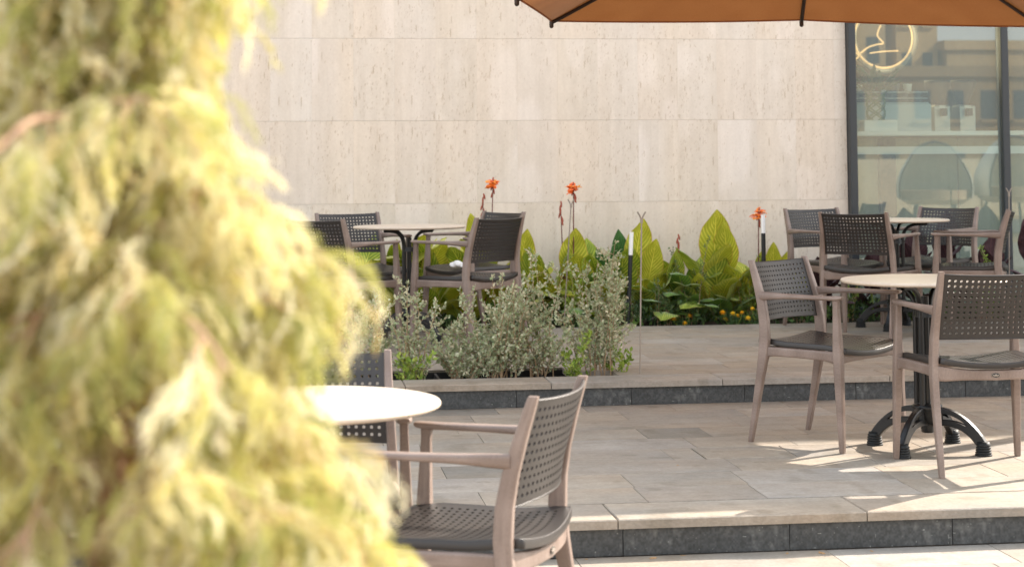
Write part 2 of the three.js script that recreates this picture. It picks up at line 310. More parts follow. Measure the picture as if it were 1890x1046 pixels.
// ───────────────────────── chairs
const NC = 18;
function perforated(nu, nv, mu, mv, hole, t, surf) {
  const pos = [], nor = [], uv = [], idx = [], e = 1e-3;
  const P = (u, v) => surf(u, v), N = (u, v) => { const a = P(Math.min(1, u + e), v).sub(P(Math.max(0, u - e), v)), b = P(u, Math.min(1, v + e)).sub(P(u, Math.max(0, v - e))); return a.cross(b).normalize(); };
  const vert = (u, v, side, nn) => { const p = P(u, v), n = N(u, v); if (side) p.addScaledVector(n, -t); const m = nn ?? (side ? n.clone().negate() : n); pos.push(p.x, p.y, p.z); nor.push(m.x, m.y, m.z); uv.push(u, v); return pos.length / 3 - 1; };
  const cu = (1 - 2 * mu) / nu, cv = (1 - 2 * mv) / nv;
  for (let j = 0; j < nv; j++) for (let i = 0; i < nu; i++) {
    const u0 = mu + i * cu, v0 = mv + j * cv, uc = u0 + cu / 2, vc = v0 + cv / 2;
    const O = [[1, 0], [1, 1], [0, 1], [-1, 1], [-1, 0], [-1, -1], [0, -1], [1, -1]], hu = cu / 2 * hole, hv = cv / 2 * hole;
    for (const side of [0, 1]) {
      const a = O.map(([x, y]) => vert(uc + x * cu / 2, vc + y * cv / 2, side)), b = O.map(([x, y]) => { const q = x && y ? 0.8 : 1; return vert(uc + x * hu * q, vc + y * hv * q, side); });
      for (let k = 0; k < 8; k++) { const n = (k + 1) % 8; side ? idx.push(a[k], b[n], a[n], a[k], b[k], b[n]) : idx.push(a[k], a[n], b[n], a[k], b[n], b[k]); }
    }
    const Uv = P(Math.min(1, uc + e), vc).sub(P(uc, vc)).normalize(), Vv = P(uc, Math.min(1, vc + e)).sub(P(uc, vc)).normalize();
    const w = O.map(([x, y]) => { const q = x && y ? 0.8 : 1, n = Uv.clone().multiplyScalar(-x).addScaledVector(Vv, -y).normalize(); return [vert(uc + x * hu * q, vc + y * hv * q, 0, n), vert(uc + x * hu * q, vc + y * hv * q, 1, n)]; });
    for (let k = 0; k < 8; k++) { const n = (k + 1) % 8; idx.push(w[k][0], w[n][1], w[k][1], w[k][0], w[n][0], w[n][1]); }
  }
  const line = (n, m, c) => { const a = [0]; for (let i = 0; i <= 2 * n; i++) a.push(m + i * c / 2); a.push(1); return a; };
  const Us = line(nu, mu, cu), Vs = line(nv, mv, cv);
  for (const side of [0, 1]) for (let j = 0; j < Vs.length - 1; j++) for (let i = 0; i < Us.length - 1; i++) {
    if (i > 0 && i < Us.length - 2 && j > 0 && j < Vs.length - 2) continue;
    const a = vert(Us[i], Vs[j], side), b = vert(Us[i + 1], Vs[j], side), c = vert(Us[i + 1], Vs[j + 1], side), d = vert(Us[i], Vs[j + 1], side);
    side ? idx.push(a, c, b, a, d, c) : idx.push(a, b, c, a, c, d);
  }
  return mesh(pos, nor, uv, idx);
}
function rimOf(surf, t, r, seg = 26) { // rounded rim round a shell
  const pts = []; for (let k = 0; k < seg; k++) pts.push([k / seg, 0]); for (let k = 0; k < seg; k++) pts.push([1, k / seg]); for (let k = 0; k < seg; k++) pts.push([1 - k / seg, 1]); for (let k = 0; k < seg; k++) pts.push([0, 1 - k / seg]);
  return (depth) => {
    const pos = [], idx = [], uv = [], n = 8;
    const C = surf(0.5, 0.5);
    pts.forEach(([u, v]) => {
      const p = surf(u, v), du = surf(Math.min(1, u + 1e-3), v).sub(surf(Math.max(0, u - 1e-3), v)), dv = surf(u, Math.min(1, v + 1e-3)).sub(surf(u, Math.max(0, v - 1e-3))), N = du.cross(dv).normalize();
      const out = p.clone().sub(C); out.addScaledVector(N, -out.dot(N)).normalize();
      for (let k = 0; k < n; k++) { const a = k / n * TAU, c = Math.cos(a), s = Math.sin(a), q = p.clone().addScaledVector(N, -depth / 2 + Math.sign(s) * Math.pow(Math.abs(s), 0.55) * depth / 2 + 0.0008).addScaledVector(out, Math.sign(c) * Math.pow(Math.abs(c), 0.55) * r); pos.push(q.x, q.y, q.z); uv.push(k / n, u + v); }
    });
    const m = pts.length; for (let i = 0; i < m; i++) for (let k = 0; k < n; k++) { const a = i * n + k, b = i * n + (k + 1) % n, c = ((i + 1) % m) * n + k, d = ((i + 1) % m) * n + (k + 1) % n; idx.push(a, b, c, b, d, c); }
    return mesh(pos, null, uv, idx);
  };
}
function buildChair(label, group) {
  const t = thing('armchair', label, 'chair', [0, 0, 0], 0, group);
  // centre line of the rear post in side view: foot, bend above the seat, top
  const zPost = (y) => { const p = [[0, -0.245], [0.2, -0.205], [0.4, -0.168], [0.5, -0.163], [0.6, -0.178], [0.7, -0.207], [0.81, -0.243]]; for (let i = 0; i < p.length - 1; i++) if (y <= p[i + 1][0]) { const q = (y - p[i][0]) / (p[i + 1][0] - p[i][0]); return lerp(p[i][1], p[i + 1][1], q); } return -0.243; };
  const xPost = (y) => lerp(0.238, 0.222, smooth(0.3, 0.8, y));
  for (const s of [1, -1]) {
    part('rear_post', loft([[0, 0.010, 0.010], [0.01, 0.0115, 0.0115], [0.14, 0.0135, 0.015], [0.3, 0.015, 0.020], [0.38, 0.0152, 0.0235], [0.46, 0.0152, 0.0245], [0.54, 0.0148, 0.0235], [0.62, 0.0142, 0.0215], [0.70, 0.0132, 0.018], [0.76, 0.012, 0.0155], [0.802, 0.0112, 0.0135], [0.806, 0.0098, 0.012]].map(([y, a, b]) => [s * xPost(y), y, zPost(y), a, b]), X, Z, 20, 5), M.frame, t);
    part('front_leg', loft([[0, 0.0105, 0.0105], [0.008, 0.012, 0.012], [0.2, 0.0155, 0.0165], [0.36, 0.018, 0.0205], [0.44, 0.0178, 0.0205], [0.54, 0.0145, 0.0165], [0.62, 0.012, 0.0135], [0.648, 0.0125, 0.015]].map(([y, a, b]) => [s * lerp(0.264, 0.25, y / 0.65), y, lerp(0.24, 0.212, y / 0.65), a, b]), X, Z, 20, 5), M.frame, t);
    part('armrest', loft([[-0.186, 0.648, 0.231, 0.0125, 0.019], [-0.15, 0.65, 0.236, 0.0135, 0.018], [-0.05, 0.653, 0.246, 0.0185, 0.0125], [0.06, 0.654, 0.252, 0.0225, 0.0102], [0.16, 0.654, 0.253, 0.0235, 0.0098], [0.215, 0.655, 0.251, 0.0225, 0.0105], [0.238, 0.657, 0.25, 0.0195, 0.0085], [0.246, 0.6585, 0.25, 0.0145, 0.0055]].map(([z, y, x, a, b]) => [s * x, y, z, a, b]), X, Y, 16, 2.8), M.frame, t);
    part('side_rail', loft([[-0.165, 0.026], [-0.145, 0.0215], [-0.1, 0.0195], [0.05, 0.0195], [0.16, 0.0215], [0.215, 0.027]].map(([z, h]) => [s * lerp(0.232, 0.252, (z + 0.165) / 0.38), 0.4265 - h, z, 0.0115, h]), X, Y, 12, 5), M.frame, t);
  }
  const railBow = (x, b) => b * (1 - (x / 0.235) ** 2);
  part('front_rail', loft([-0.25, -0.21, -0.16, 0, 0.16, 0.21, 0.25].map((x) => [x, 0.404 - 0.006 * (1 - (x / 0.25) ** 2), 0.222, 0.011, Math.abs(x) > 0.2 ? 0.026 : Math.abs(x) > 0.15 ? 0.0215 : 0.0185]), Z, Y, 12, 5), M.frame, t);
  const backRail = part('back_rail', loft([-0.228, -0.2, -0.165, -0.1, 0, 0.1, 0.165, 0.2, 0.228].map((x) => [x, 0.402 - railBow(x, 0.008), -0.178 - railBow(x, 0.03), 0.0115, Math.abs(x) > 0.19 ? 0.030 : Math.abs(x) > 0.15 ? 0.0255 : 0.0205]), Z, Y, 12, 5), M.frame, t);
  const badge = part('badge', new THREE.CylinderGeometry(0.5, 0.5, 1, 24).rotateX(Math.PI / 2).scale(0.036, 0.019, 0.003), M.postBlack, backRail, [0, 0.394, -0.2205]);
  const mark = []; for (const [x, y, q] of [[-0.0095, 0, 0.0035], [0, 0.0012, 0.0052], [0.0095, 0, 0.0035], [-0.004, -0.002, 0.004], [0.004, -0.002, 0.004]]) mark.push(new THREE.SphereGeometry(q, 8, 6).scale(1, 0.8, 0.35).translate(x, y + 0.394, -0.2224));
  const rim = new THREE.TorusGeometry(0.5, 0.035, 6, 28).scale(0.0345, 0.0175, 0.012).translate(0, 0.394, -0.222);
  mark.push(rim); part('badge_mark', join(mark), M.steel, backRail);
  // seat: dished square shell, front edge rolled down a little, with a deep rim
  const seatS = (u, v) => { const x = (u - 0.5), z = 0.5 - v, w = lerp(0.425, 0.47, smooth(0, 1, z + 0.5)); const zz = lerp(-0.207, 0.245, z + 0.5) - (z < -0.2 ? 0.02 * (1 - (2 * x) ** 2) * smooth(-0.2, -0.5, z) : 0) + 0.012 * (1 - (2 * x) ** 2) * smooth(0.2, 0.5, z); return V(x * w, 0.431 + 0.02 * (2 * x) ** 2 + 0.012 * smooth(-0.15, -0.5, z) - 0.010 * smooth(0.28, 0.5, z), zz); };
  const seat = part('seat', join([perforated(NC, NC, 0.055, 0.055, 0.44, 0.007, seatS), rimOf(seatS, 0.007, 0.0035)(0.025)]), M.shell, t);
  const bot = 0.535, topY = 0.797;
  const backS = (u, v) => { const x = (0.5 - u) * 2, y = lerp(bot, topY, v) - 0.010 * (1 - x * x) * (v - 0.35), hw = xPost(y) - 0.008; return V(x * hw, y, zPost(y) - 0.036 * (1 - x * x) - 0.002); };
  part('backrest', join([perforated(NC, 11, 0.035, 0.05, 0.46, 0.007, (u, v) => backS(1 - u, v)), rimOf((u, v) => backS(1 - u, v), 0.007, 0.003)(0.009)]), M.shell, t);
  return t;
}
const chairGroup = 'perforated armchairs on the terraces';
const chairs = [
  ['perforated taupe armchair turned sideways, left of the nearest right hand table', 2.40, L1, -7.85, 41.4],
  ['perforated taupe armchair seen from behind at the right edge of the middle terrace', 2.797, L1, -7.077, 178.9],
  ['sunlit taupe armchair in the foreground beside the bright white table', 0.469, L0, -4.631, -115],
  ['taupe armchair behind the bright white table, half hidden by the feathery tree', 0.08, L0, -5.27, -1],
  ['armchair against the pale wall, back left of the table below the window', 3.73, L2, -11.98, 20],
  ['armchair with dark back towards us, front left of the table below the window', 3.72, L2, -11.2, 140],
  ['armchair facing us between the window and the far right table', 4.46, L2, -12.03, -50],
  ['armchair turned left, cut by the right edge, at the far right table', 4.43, L2, -11.24, -112],
  ['armchair right of the far left table, seen from behind over the silvery shrubs', 1.11, L2, -10.95, -135],
  ['armchair behind the far left table, mostly hidden by the chair in front of it', 1.26, L2, -12.0, -60],
  ['armchair against the pale wall, left behind the far left table', 0.49, L2, -12.0, 20],
  ['armchair seen from behind left of the far left table, partly covered by the tree', 0.33, L2, -10.95, 137],
];
const chair0 = buildChair(chairs[0][0], chairGroup);
chairs.forEach(([label, x, y, z, a], i) => { if (i) copyOf(chair0, label, [x, y, z], deg(a)); else { chair0.position.set(x, y, z); chair0.rotation.y = deg(a); } });

// ───────────────────────── tables
function buildTable(label) {
  const t = thing('pedestal_table', label, 'table', [0, 0, 0], 0, 'round pedestal tables');
  const prof = [[0, 0.717], [0.33, 0.717], [0.352, 0.7185], [0.3585, 0.722], [0.3605, 0.7265], [0.3595, 0.731], [0.3565, 0.7345], [0.352, 0.7355], [0, 0.7355]].map(([x, y]) => new THREE.Vector2(x, y));
  const tg = new THREE.LatheGeometry(prof, 72), tp = tg.attributes.position, tu = tg.attributes.uv; for (let i = 0; i < tp.count; i++) tu.setXY(i, tp.getX(i), tp.getZ(i));
  part('table_top', tg, M.top, t);
  part('mounting_plate', new THREE.CylinderGeometry(0.11, 0.11, 0.006, 32).translate(0, 0.7135, 0), M.iron, t);
  for (const [x, z] of [[1, 1], [1, -1], [-1, -1], [-1, 1]]) {
    part('column_tube', new THREE.CylinderGeometry(0.0125, 0.0125, 0.45, 14).translate(x * 0.033, 0.385, z * 0.033), M.iron, t);
    const d = Math.SQRT1_2, at = (q, y) => V(x * d * q, y, z * d * q);
    part('top_bracket', tube([at(0.046, 0.585), at(0.05, 0.625), at(0.068, 0.665), at(0.105, 0.693), at(0.16, 0.703), at(0.215, 0.705)], (q) => 0.0125 - 0.004 * q, 8, 22), M.iron, t);
    // arched leg with a long slot, cut from plate and rounded
    const s = new THREE.Shape(); s.moveTo(0.03, 0.185); s.bezierCurveTo(0.10, 0.188, 0.185, 0.165, 0.262, 0.056); s.lineTo(0.226, 0.046); s.bezierCurveTo(0.175, 0.112, 0.115, 0.124, 0.03, 0.112); s.closePath();
    const h = new THREE.Path(); h.moveTo(0.065, 0.163); h.bezierCurveTo(0.11, 0.163, 0.15, 0.150, 0.186, 0.120); h.lineTo(0.176, 0.118); h.bezierCurveTo(0.14, 0.134, 0.11, 0.138, 0.065, 0.135); h.closePath(); s.holes.push(h);
    const g = new THREE.ExtrudeGeometry(s, { depth: 0.018, bevelEnabled: true, bevelThickness: 0.006, bevelSize: 0.005, bevelSegments: 3, curveSegments: 14 }).translate(0, 0, -0.009).rotateY(Math.atan2(-z, x));
    const leg = part('leg', g, M.iron, t);
    const rib = [[0, 0], [0.036, 0], [0.036, 0.006]]; for (let k = 0; k < 4; k++) { const y = 0.008 + k * 0.0105, q = 0.034 - k * 0.0012; rib.push([q - 0.004, y], [q, y + 0.002], [q, y + 0.0075], [q - 0.004, y + 0.0095]); } rib.push([0.026, 0.058], [0, 0.06]);
    part('rubber_foot', new THREE.LatheGeometry(rib.map(([a, b]) => new THREE.Vector2(a, b)), 20).translate(x * d * 0.252, 0, z * d * 0.252), M.rubber, leg);
  }
  part('column_core', new THREE.CylinderGeometry(0.016, 0.016, 0.5, 14).translate(0, 0.41, 0), M.iron, t);
  part('collar', new THREE.CylinderGeometry(0.058, 0.062, 0.028, 4).rotateY(Math.PI / 4).translate(0, 0.585, 0), M.iron, t);
  const hub = part('hub', new THREE.LatheGeometry([[0, 0.075], [0.024, 0.076], [0.028, 0.082], [0.026, 0.088], [0.03, 0.094], [0.027, 0.1], [0.031, 0.106], [0.028, 0.112], [0.034, 0.118], [0.046, 0.128], [0.052, 0.15], [0.058, 0.175], [0.064, 0.18], [0.064, 0.194], [0.05, 0.2], [0, 0.202]].map(([a, b]) => new THREE.Vector2(a, b)), 24), M.iron, t);
  return t;
}
const table0 = buildTable('round cream table on a black iron pedestal, nearest on the right');
table0.position.set(2.75, L1, -7.52);
copyOf(table0, 'sun-bleached white round table in the foreground beside the feathery tree', [0.055, L0, -4.88], deg(8));
copyOf(table0, 'round cream table below the shop window', [4.1, L2, -11.75], deg(12));
copyOf(table0, 'round cream table behind the silvery shrubs, in front of the blank wall', [0.78, L2, -11.5], deg(-6));
copyOf(table0, 'round table on the middle terrace almost wholly hidden behind the feathery tree', [-0.52, L1, -7.55], 0);

// ───────────────────────── parasol
{
  const t = thing('cantilever_parasol', 'orange brown square parasol hanging over the right hand tables', 'parasol', [5.35, L1, -9.0]);
  const o = V(5.35, L1, -9.0), apex = V(2.78, 2.78, -9.05).sub(o);
  const ring = [[1.535, 2.21, -10.30], [3.04, 2.222, -10.30], [4.62, 2.2, -10.46], [4.62, 2.22, -9.1], [4.6, 2.2, -7.85], [3.05, 2.22, -7.8], [1.05, 2.205, -7.85], [1.17, 2.225, -9.05]].map((p) => V(...p).sub(o));
  for (let k = 0; k < 8; k++) {
    const a = ring[k], b = ring[(k + 1) % 8], pos = [], uv = [], idx = [], n = 12, m = 12;
    for (let j = 0; j <= m; j++) for (let i = 0; i <= n; i++) {
      const q = j / m, s = i / n, e = a.clone().lerp(b, s), p = apex.clone().lerp(e, q), bow = 4 * s * (1 - s) * q;
      p.y -= 0.035 * bow * (1 - q * 0.7); p.addScaledVector(apex.clone().sub(e).setY(0).normalize(), 0.02 * bow * q * q); p.y += 0.05 * Math.sin(Math.PI * q);
      pos.push(p.x, p.y, p.z); uv.push(s * 1.5 + k, q * 1.8);
    }
    for (let j = 0; j < m; j++) for (let i = 0; i < n; i++) { const q = j * (n + 1) + i; idx.push(q, q + n + 1, q + 1, q + 1, q + n + 1, q + n + 2); }
    const cloth = part('canopy_panel', mesh(pos, null, uv, idx), M.fabric, t);
    const hem = []; for (let i = 0; i <= n; i++) hem.push(V(...pos.slice((m * (n + 1) + i) * 3, (m * (n + 1) + i) * 3 + 3)));
    part('hem', tube(hem, 0.006, 6, 24), std({ name: 'canopy hem', color: 0x8c5430, roughness: 0.9 }), cloth);
    const end = a.clone(); end.y -= 0.012; const mid = apex.clone().lerp(end, 0.5); mid.y += 0.03;
    const st = apex.clone(); st.y -= 0.05;
    const rib = part('rib', tube([st, mid, end], 0.0115, 6, 16), M.ribMetal, t);
    part('rib_tip', new THREE.CapsuleGeometry(0.013, 0.03, 4, 8).translate(end.x, end.y - 0.004, end.z), M.ribMetal, rib);
  }
  part('hub', new THREE.CylinderGeometry(0.06, 0.06, 0.12, 20).translate(apex.x, apex.y - 0.05, apex.z), M.ribMetal, t);
  part('arm', tube([[0, 2.45, 0], [-0.5, 2.78, 0], [apex.x * 0.6, 2.93, 0], [apex.x, apex.y + 0.05, apex.z]], 0.032, 10, 24), M.ribMetal, t);
  part('pole', loft([[0, 0.06, 0, 0.045, 0.045], [0, 2.5, 0, 0.045, 0.045]], X, Z, 16, 6), M.ribMetal, t);
  part('base_plate', slab(0.9, 0.06, 0.9, 0.01, 0, 0), M.riser, t);
}

// ───────────────────────── planting: leaves and canes
function blade(L, W, bend, fold, seed) { // a canna leaf standing on the origin, bending towards +z
  const pos = [], uv = [], idx = [], n = 6, m = 14, r = rng(seed), wav = r() * TAU;
  let y = 0, z = 0;
  for (let j = 0; j <= m; j++) {
    const v = j / m, ang = bend * v * v; if (j) { y += Math.cos(ang) * L / m; z += Math.sin(ang) * L / m; }
    const w = v < 0.06 ? 0.05 + v * 1.2 : Math.pow(Math.sin(Math.PI * Math.pow((v - 0.02) / 0.98, 0.82)), 0.75) * (v > 0.97 ? 0.6 : 1), hw = W / 2 * Math.max(w, 0.03);
    for (let i = 0; i <= n; i++) { const s = i / n * 2 - 1, up = Math.abs(s) * fold * hw + L * (0.022 * Math.sin(v * 11 + wav) + 0.012 * Math.sin(v * 23 + wav * 2 + s)) * s * s; pos.push(s * hw * Math.cos(fold), y + up * Math.sin(ang) * -1, z + up * Math.cos(ang)); uv.push(i / n, v); }
  }
  for (let j = 0; j < m; j++) for (let i = 0; i < n; i++) { const q = j * (n + 1) + i; idx.push(q, q + 1, q + n + 1, q + 1, q + n + 2, q + n + 1); }
  return mesh(pos, null, uv, idx);
}
const blades = [0, 1, 2, 3, 4, 5, 6, 7].map((k) => blade(1, [0.62, 0.54, 0.6, 0.5, 0.56, 0.46, 0.62, 0.52][k], [0.25, 0.6, 0.95, 0.35, 1.3, 0.15, 0.75, 1.6][k], [0.18, 0.25, 0.15, 0.3, 0.2, 0.38, 0.12, 0.22][k], 40 + k));
function canna(x, z, h, leaves, label, seed, mats, flower) {
  const t = thing('canna_plant', label, 'plant', [x, L2 - 0.04, z], 0, 'cannas in the bed by the wall'), r = rng(seed);
  const stem = part('stem', tube([V(0, 0, 0), V(0.01, h * 0.4, 0.005), V(0.0, h * 0.8, 0)], (q) => 0.013 - 0.006 * q, 8, 10), M.stemGreen, t);
  leaves.forEach(([lx, y, az, tilt, L, kind, mk]) => {
    const m = part('leaf', blades[kind ?? Math.floor(r() * 8)], LM[mk ?? mats[Math.floor(r() * mats.length)]], t, [lx ?? 0, y, 0]);
    m.rotation.order = 'YXZ'; m.rotation.set(tilt, az, (r() - 0.5) * 0.55); m.scale.set(L, L, L);
  });
  if (leaves[0][5] !== undefined && mats[0] !== 'plum') autoLeaves(seed + 70, 12, h * 1.25, 0.36).forEach(([lx, y, az, tilt, L], k) => { const m = part('leaf', blades[(k * 3 + seed) % 8], LM[k < 4 ? 'green' : k < 8 ? mats[1] : mats[0]], t, [lx * 1.6, y * 0.55, -0.04]); m.rotation.order = 'YXZ'; m.rotation.set(tilt + 0.15, az, (r() - 0.5) * 0.4); m.scale.setScalar(L); });
  if (flower) for (const [dx, dz, top, kind] of flower) {
    const c = tube([V(0, h * 0.3, 0), V(dx * 0.6, h * 0.7, dz * 0.5), V(dx, top, dz)], (q) => 0.006 - 0.0025 * q, 6, 14);
    const st = part('flower_stalk', c, M.stemRed, t), fr = rng(seed + 9);
    const bud = std({ name: 'red bud', color: 0x9a4a34, roughness: 0.7 });
    for (let k = 0; k < (kind === 'bud' ? 6 : 5); k++) { const y = top - 0.11 + k * 0.026, a = fr() * TAU; part('bud', new THREE.SphereGeometry(1, 7, 6).scale(0.007, 0.024, 0.007).rotateZ(0.35 * Math.cos(a)).translate(dx + 0.011 * Math.cos(a), y, dz + 0.011 * Math.sin(a)), bud, st); }
    if (kind !== 'bud') {
      const pm = [0xffa83c, 0xfa8c2c, 0xf47a34].map((c2) => phys({ name: 'orange petal', color: c2, roughness: 0.8, transmission: 0.35, side: THREE.DoubleSide }));
      for (let k = 0; k < 24; k++) { const g = blade(0.045 + 0.022 * fr(), 0.05, 0.9 + 1.4 * fr(), 0.3, 60 + k); const p = part('petal', g, pm[k % 3], st, [dx + (fr() - 0.5) * 0.05, top - 0.07 + fr() * 0.06, dz + (fr() - 0.5) * 0.05]); p.rotation.order = 'YXZ'; p.rotation.set(0.3 + fr() * 1.1, fr() * TAU, (fr() - 0.5) * 0.8); }
    }
  }
  return t;
}
const autoLeaves = (seed, n, h, Lm, front = 0.6) => { const r = rng(seed), a = []; for (let k = 0; k < n; k++) { const az = (k % 4 === 3 ? 2.6 : 0) + (r() - 0.5) * 2.0, q = k / n; a.push([(r() - 0.5) * 0.3, h * (0.08 + 0.6 * q), az, 0.5 - 0.4 * q + r() * 0.45, Lm * (0.7 + 0.4 * r()), undefined, undefined]); } return a; };
canna(3.04, -12.58, 0.5, [
  [0.0, 0.40, 0.15, 0.06, 0.44, 0, 'gold'], [0.10, 0.36, -0.5, 0.10, 0.40, 3, 'gold'], [-0.03, 0.28, 0.5, 0.36, 0.40, 6, 'gold'], [-0.05, 0.30, -1.2, 0.55, 0.38, 1, 'lime'], [0.03, 0.16, 0.3, 0.15, 0.42, 0, 'lime'], [0.08, 0.12, 0.9, 0.42, 0.44, 6, 'lime'], [-0.04, 0.08, -1.0, 0.9, 0.42, 4, 'lime'], [0.05, 0.05, -0.3, 0.6, 0.30, 2, 'green'], [0.1, 0.1, 1.3, 0.8, 0.36, 4, 'green'], [-0.02, 0.05, 2.6, 0.5, 0.4, 2, 'green']],
  'tallest gold striped canna in the bed, right of centre', 11, ['gold', 'lime']);
canna(2.50, -12.62, 0.45, [[-0.04, 0.36, 0.4, 0.05, 0.42, 0, 'gold'], [0.06, 0.3, -0.35, 0.2, 0.36, 3, 'gold'], [-0.14, 0.34, 0.1, 0.03, 0.36, 5, 'deep'], [-0.2, 0.34, -0.7, 0.3, 0.26, 3, 'deep'], [0.1, 0.2, 0.6, 0.35, 0.34, 6, 'gold'], [0.02, 0.1, -0.6, 0.5, 0.36, 2, 'lime'], [0.12, 0.1, 1.2, 0.8, 0.34, 4, 'green'], [-0.1, 0.08, -1.4, 0.8, 0.34, 4, 'green']], 'gold canna with dark green spears behind the white topped post', 12, ['gold', 'lime']);
canna(2.74, -12.55, 0.36, [[0, 0.26, 0.2, 0.1, 0.30, 3, 'lime'], [0.05, 0.2, -0.5, 0.3, 0.34, 7, 'green'], [-0.06, 0.14, 0.7, 0.5, 0.34, 4, 'lime'], [0.08, 0.06, 0.3, 0.9, 0.36, 2, 'green'], [-0.04, 0.05, -0.6, 1.0, 0.36, 4, 'lime'], [0.0, 0.04, 0.1, 0.7, 0.30, 6, 'green']], 'low canna with drooping green leaves left of the tallest canna', 13, ['lime', 'green'], [[0.03, 0, 0.62, 'bud']]);
canna(2.0, -12.6, 0.45, [[0.0, 0.34, 0.3, 0.08, 0.38, 0, 'gold'], [0.08, 0.26, -0.4, 0.35, 0.34, 6, 'gold'], [-0.1, 0.24, 0.9, 0.2, 0.34, 3, 'lime'], [0.14, 0.2, 0.8, 0.6, 0.36, 1, 'green'], [-0.05, 0.1, -0.8, 0.6, 0.36, 4, 'lime'], [0.05, 0.08, 0.5, 0.9, 0.34, 2, 'green'], [0.2, 0.26, -1.2, 0.5, 0.3, 3, 'deep']], 'gold canna with a full orange flower head, centre of the bed', 14, ['gold', 'lime'], [[0.02, 0.05, 1.02, 'flower'], [-0.07, 0.02, 0.86, 'bud']]);
canna(1.6, -12.6, 0.42, [[0.02, 0.32, 0.2, 0.04, 0.40, 3, 'gold'], [0.1, 0.26, -0.3, 0.2, 0.34, 5, 'lime'], [-0.08, 0.2, 0.6, 0.3, 0.38, 0, 'gold'], [0.14, 0.1, -0.9, 0.6, 0.36, 6, 'green'], [-0.1, 0.08, 0.8, 0.7, 0.36, 4, 'lime']], 'upright gold canna right of the far left table', 15, ['gold', 'lime']);
canna(1.36, -12.62, 0.42, [...autoLeaves(51, 14, 0.62, 0.42)], 'canna with a half open orange flower above the chair back', 16, ['lime', 'gold', 'gold'], [[0.09, 0.03, 1.06, 'flower'], [0.02, 0.0, 0.92, 'bud']]);
canna(0.98, -12.6, 0.42, autoLeaves(52, 16, 0.62, 0.44), 'lime canna seen under the far left table, right of its post', 17, ['lime', 'gold']);
canna(0.66, -12.6, 0.42, autoLeaves(53, 16, 0.62, 0.44), 'lime canna seen under the far left table, left of its post', 18, ['lime', 'gold']);
canna(0.34, -12.6, 0.42, autoLeaves(54, 14, 0.6, 0.40), 'lime canna between the chair back and the feathery tree', 19, ['lime', 'green']);
canna(-0.2, -12.58, 0.3, autoLeaves(55, 6, 0.5, 0.34), 'thin canna with a dark stalk showing at the edge of the feathery tree', 20, ['lime', 'green'], [[0.03, 0, 0.84, 'bud']]);
canna(3.36, -12.62, 0.4, [[0.0, 0.24, 0.2, 0.1, 0.30, 3, 'gold'], [0.12, 0.26, -0.3, 0.12, 0.34, 5, 'gold'], [0.18, 0.24, 0.2, 0.08, 0.3, 0, 'gold'], [-0.06, 0.12, 0.5, 0.6, 0.32, 1, 'lime'], [0.05, 0.06, 0.9, 0.8, 0.3, 4, 'green']], 'canna with a withered orange flower beside the black post', 21, ['gold', 'lime'], [[0.0, 0.08, 0.83, 'flower']]);
canna(2.26, -12.66, 0.4, autoLeaves(56, 13, 0.5, 0.36), 'mid green canna between the tilted garden light and the full orange flower', 22, ['lime', 'green', 'gold']);
canna(1.8, -12.66, 0.4, autoLeaves(57, 13, 0.5, 0.36), 'lime canna behind the second shrub from the right', 23, ['lime', 'gold']);
canna(2.9, -12.7, 0.4, autoLeaves(58, 10, 0.45, 0.34), 'green canna just behind the left side of the tallest canna', 24, ['green', 'lime']);
const plum = (x, z, h, s, label) => canna(x, z, h, [[0, h * 0.75, 0.2, 0.08, 0.34, 0, 'plum'], [0.03, h * 0.6, -0.6, 0.35, 0.34, 3, 'plum'], [-0.05, h * 0.5, 1.0, 0.4, 0.34, 1, 'plum'], [0.02, h * 0.3, -1.4, 0.6, 0.34, 2, 'plum'], [0, h * 0.2, 0.7, 0.7, 0.34, 4, 'plum'], [-0.02, h * 0.1, 2, 0.8, 0.3, 6, 'plum']], label, s, ['plum']);
plum(4.78, -12.6, 0.64, 31, 'purple leaved canna with a pointed leaf before the first window pane');
plum(4.52, -12.62, 0.5, 32, 'low purple leaved canna left of the pointed one, before the window');
plum(5.42, -12.6, 0.66, 33, 'purple leaved canna in front of the window mullion');
plum(5.12, -12.62, 0.42, 34, 'low purple leaved canna between the two taller purple ones');
plum(4.2, -12.6, 0.34, 35, 'small purple leaved canna at the corner of the stone wall');
plum(3.86, -12.62, 0.22, 36, 'very small purple leaved canna behind the chair by the stone wall');

// many small leaves in one mesh: each a folded diamond with its own tint
function smallLeaves(list) {
  const pos = [], col = [], idx = [], a = V(), b = V(), n = V();
  for (const { p, d, L, W, c, roll } of list) {
    a.copy(d).normalize(); b.crossVectors(a, Math.abs(a.y) > 0.95 ? X : Y).normalize(); n.crossVectors(b, a).normalize();
    const cs = Math.cos(roll), sn = Math.sin(roll), bx = b.clone().multiplyScalar(cs).addScaledVector(n, sn), nn = n.clone().multiplyScalar(cs).addScaledVector(b, -sn), s = pos.length / 3;
    const put = (along, across, lift) => { pos.push(p.x + a.x * along + bx.x * across + nn.x * lift, p.y + a.y * along + bx.y * across + nn.y * lift, p.z + a.z * along + bx.z * across + nn.z * lift); col.push(...c); };
    put(0, 0, 0); put(L * 0.45, W / 2, W * 0.18); put(L, 0, 0); put(L * 0.45, -W / 2, W * 0.18); put(L * 0.75, W * 0.36, W * 0.1); put(L * 0.75, -W * 0.36, W * 0.1);
    idx.push(s, s + 1, s + 2, s + 1, s + 4, s + 2, s, s + 2, s + 3, s + 2, s + 5, s + 3);
  }
  return mesh(pos, null, null, idx, col);
}
const leafyMat = phys({ name: 'small leaves', vertexColors: true, roughness: 0.85, transmission: 0.25, side: THREE.DoubleSide });
const lin = (h) => { const c = new THREE.Color(h); return [c.r, c.g, c.b]; };
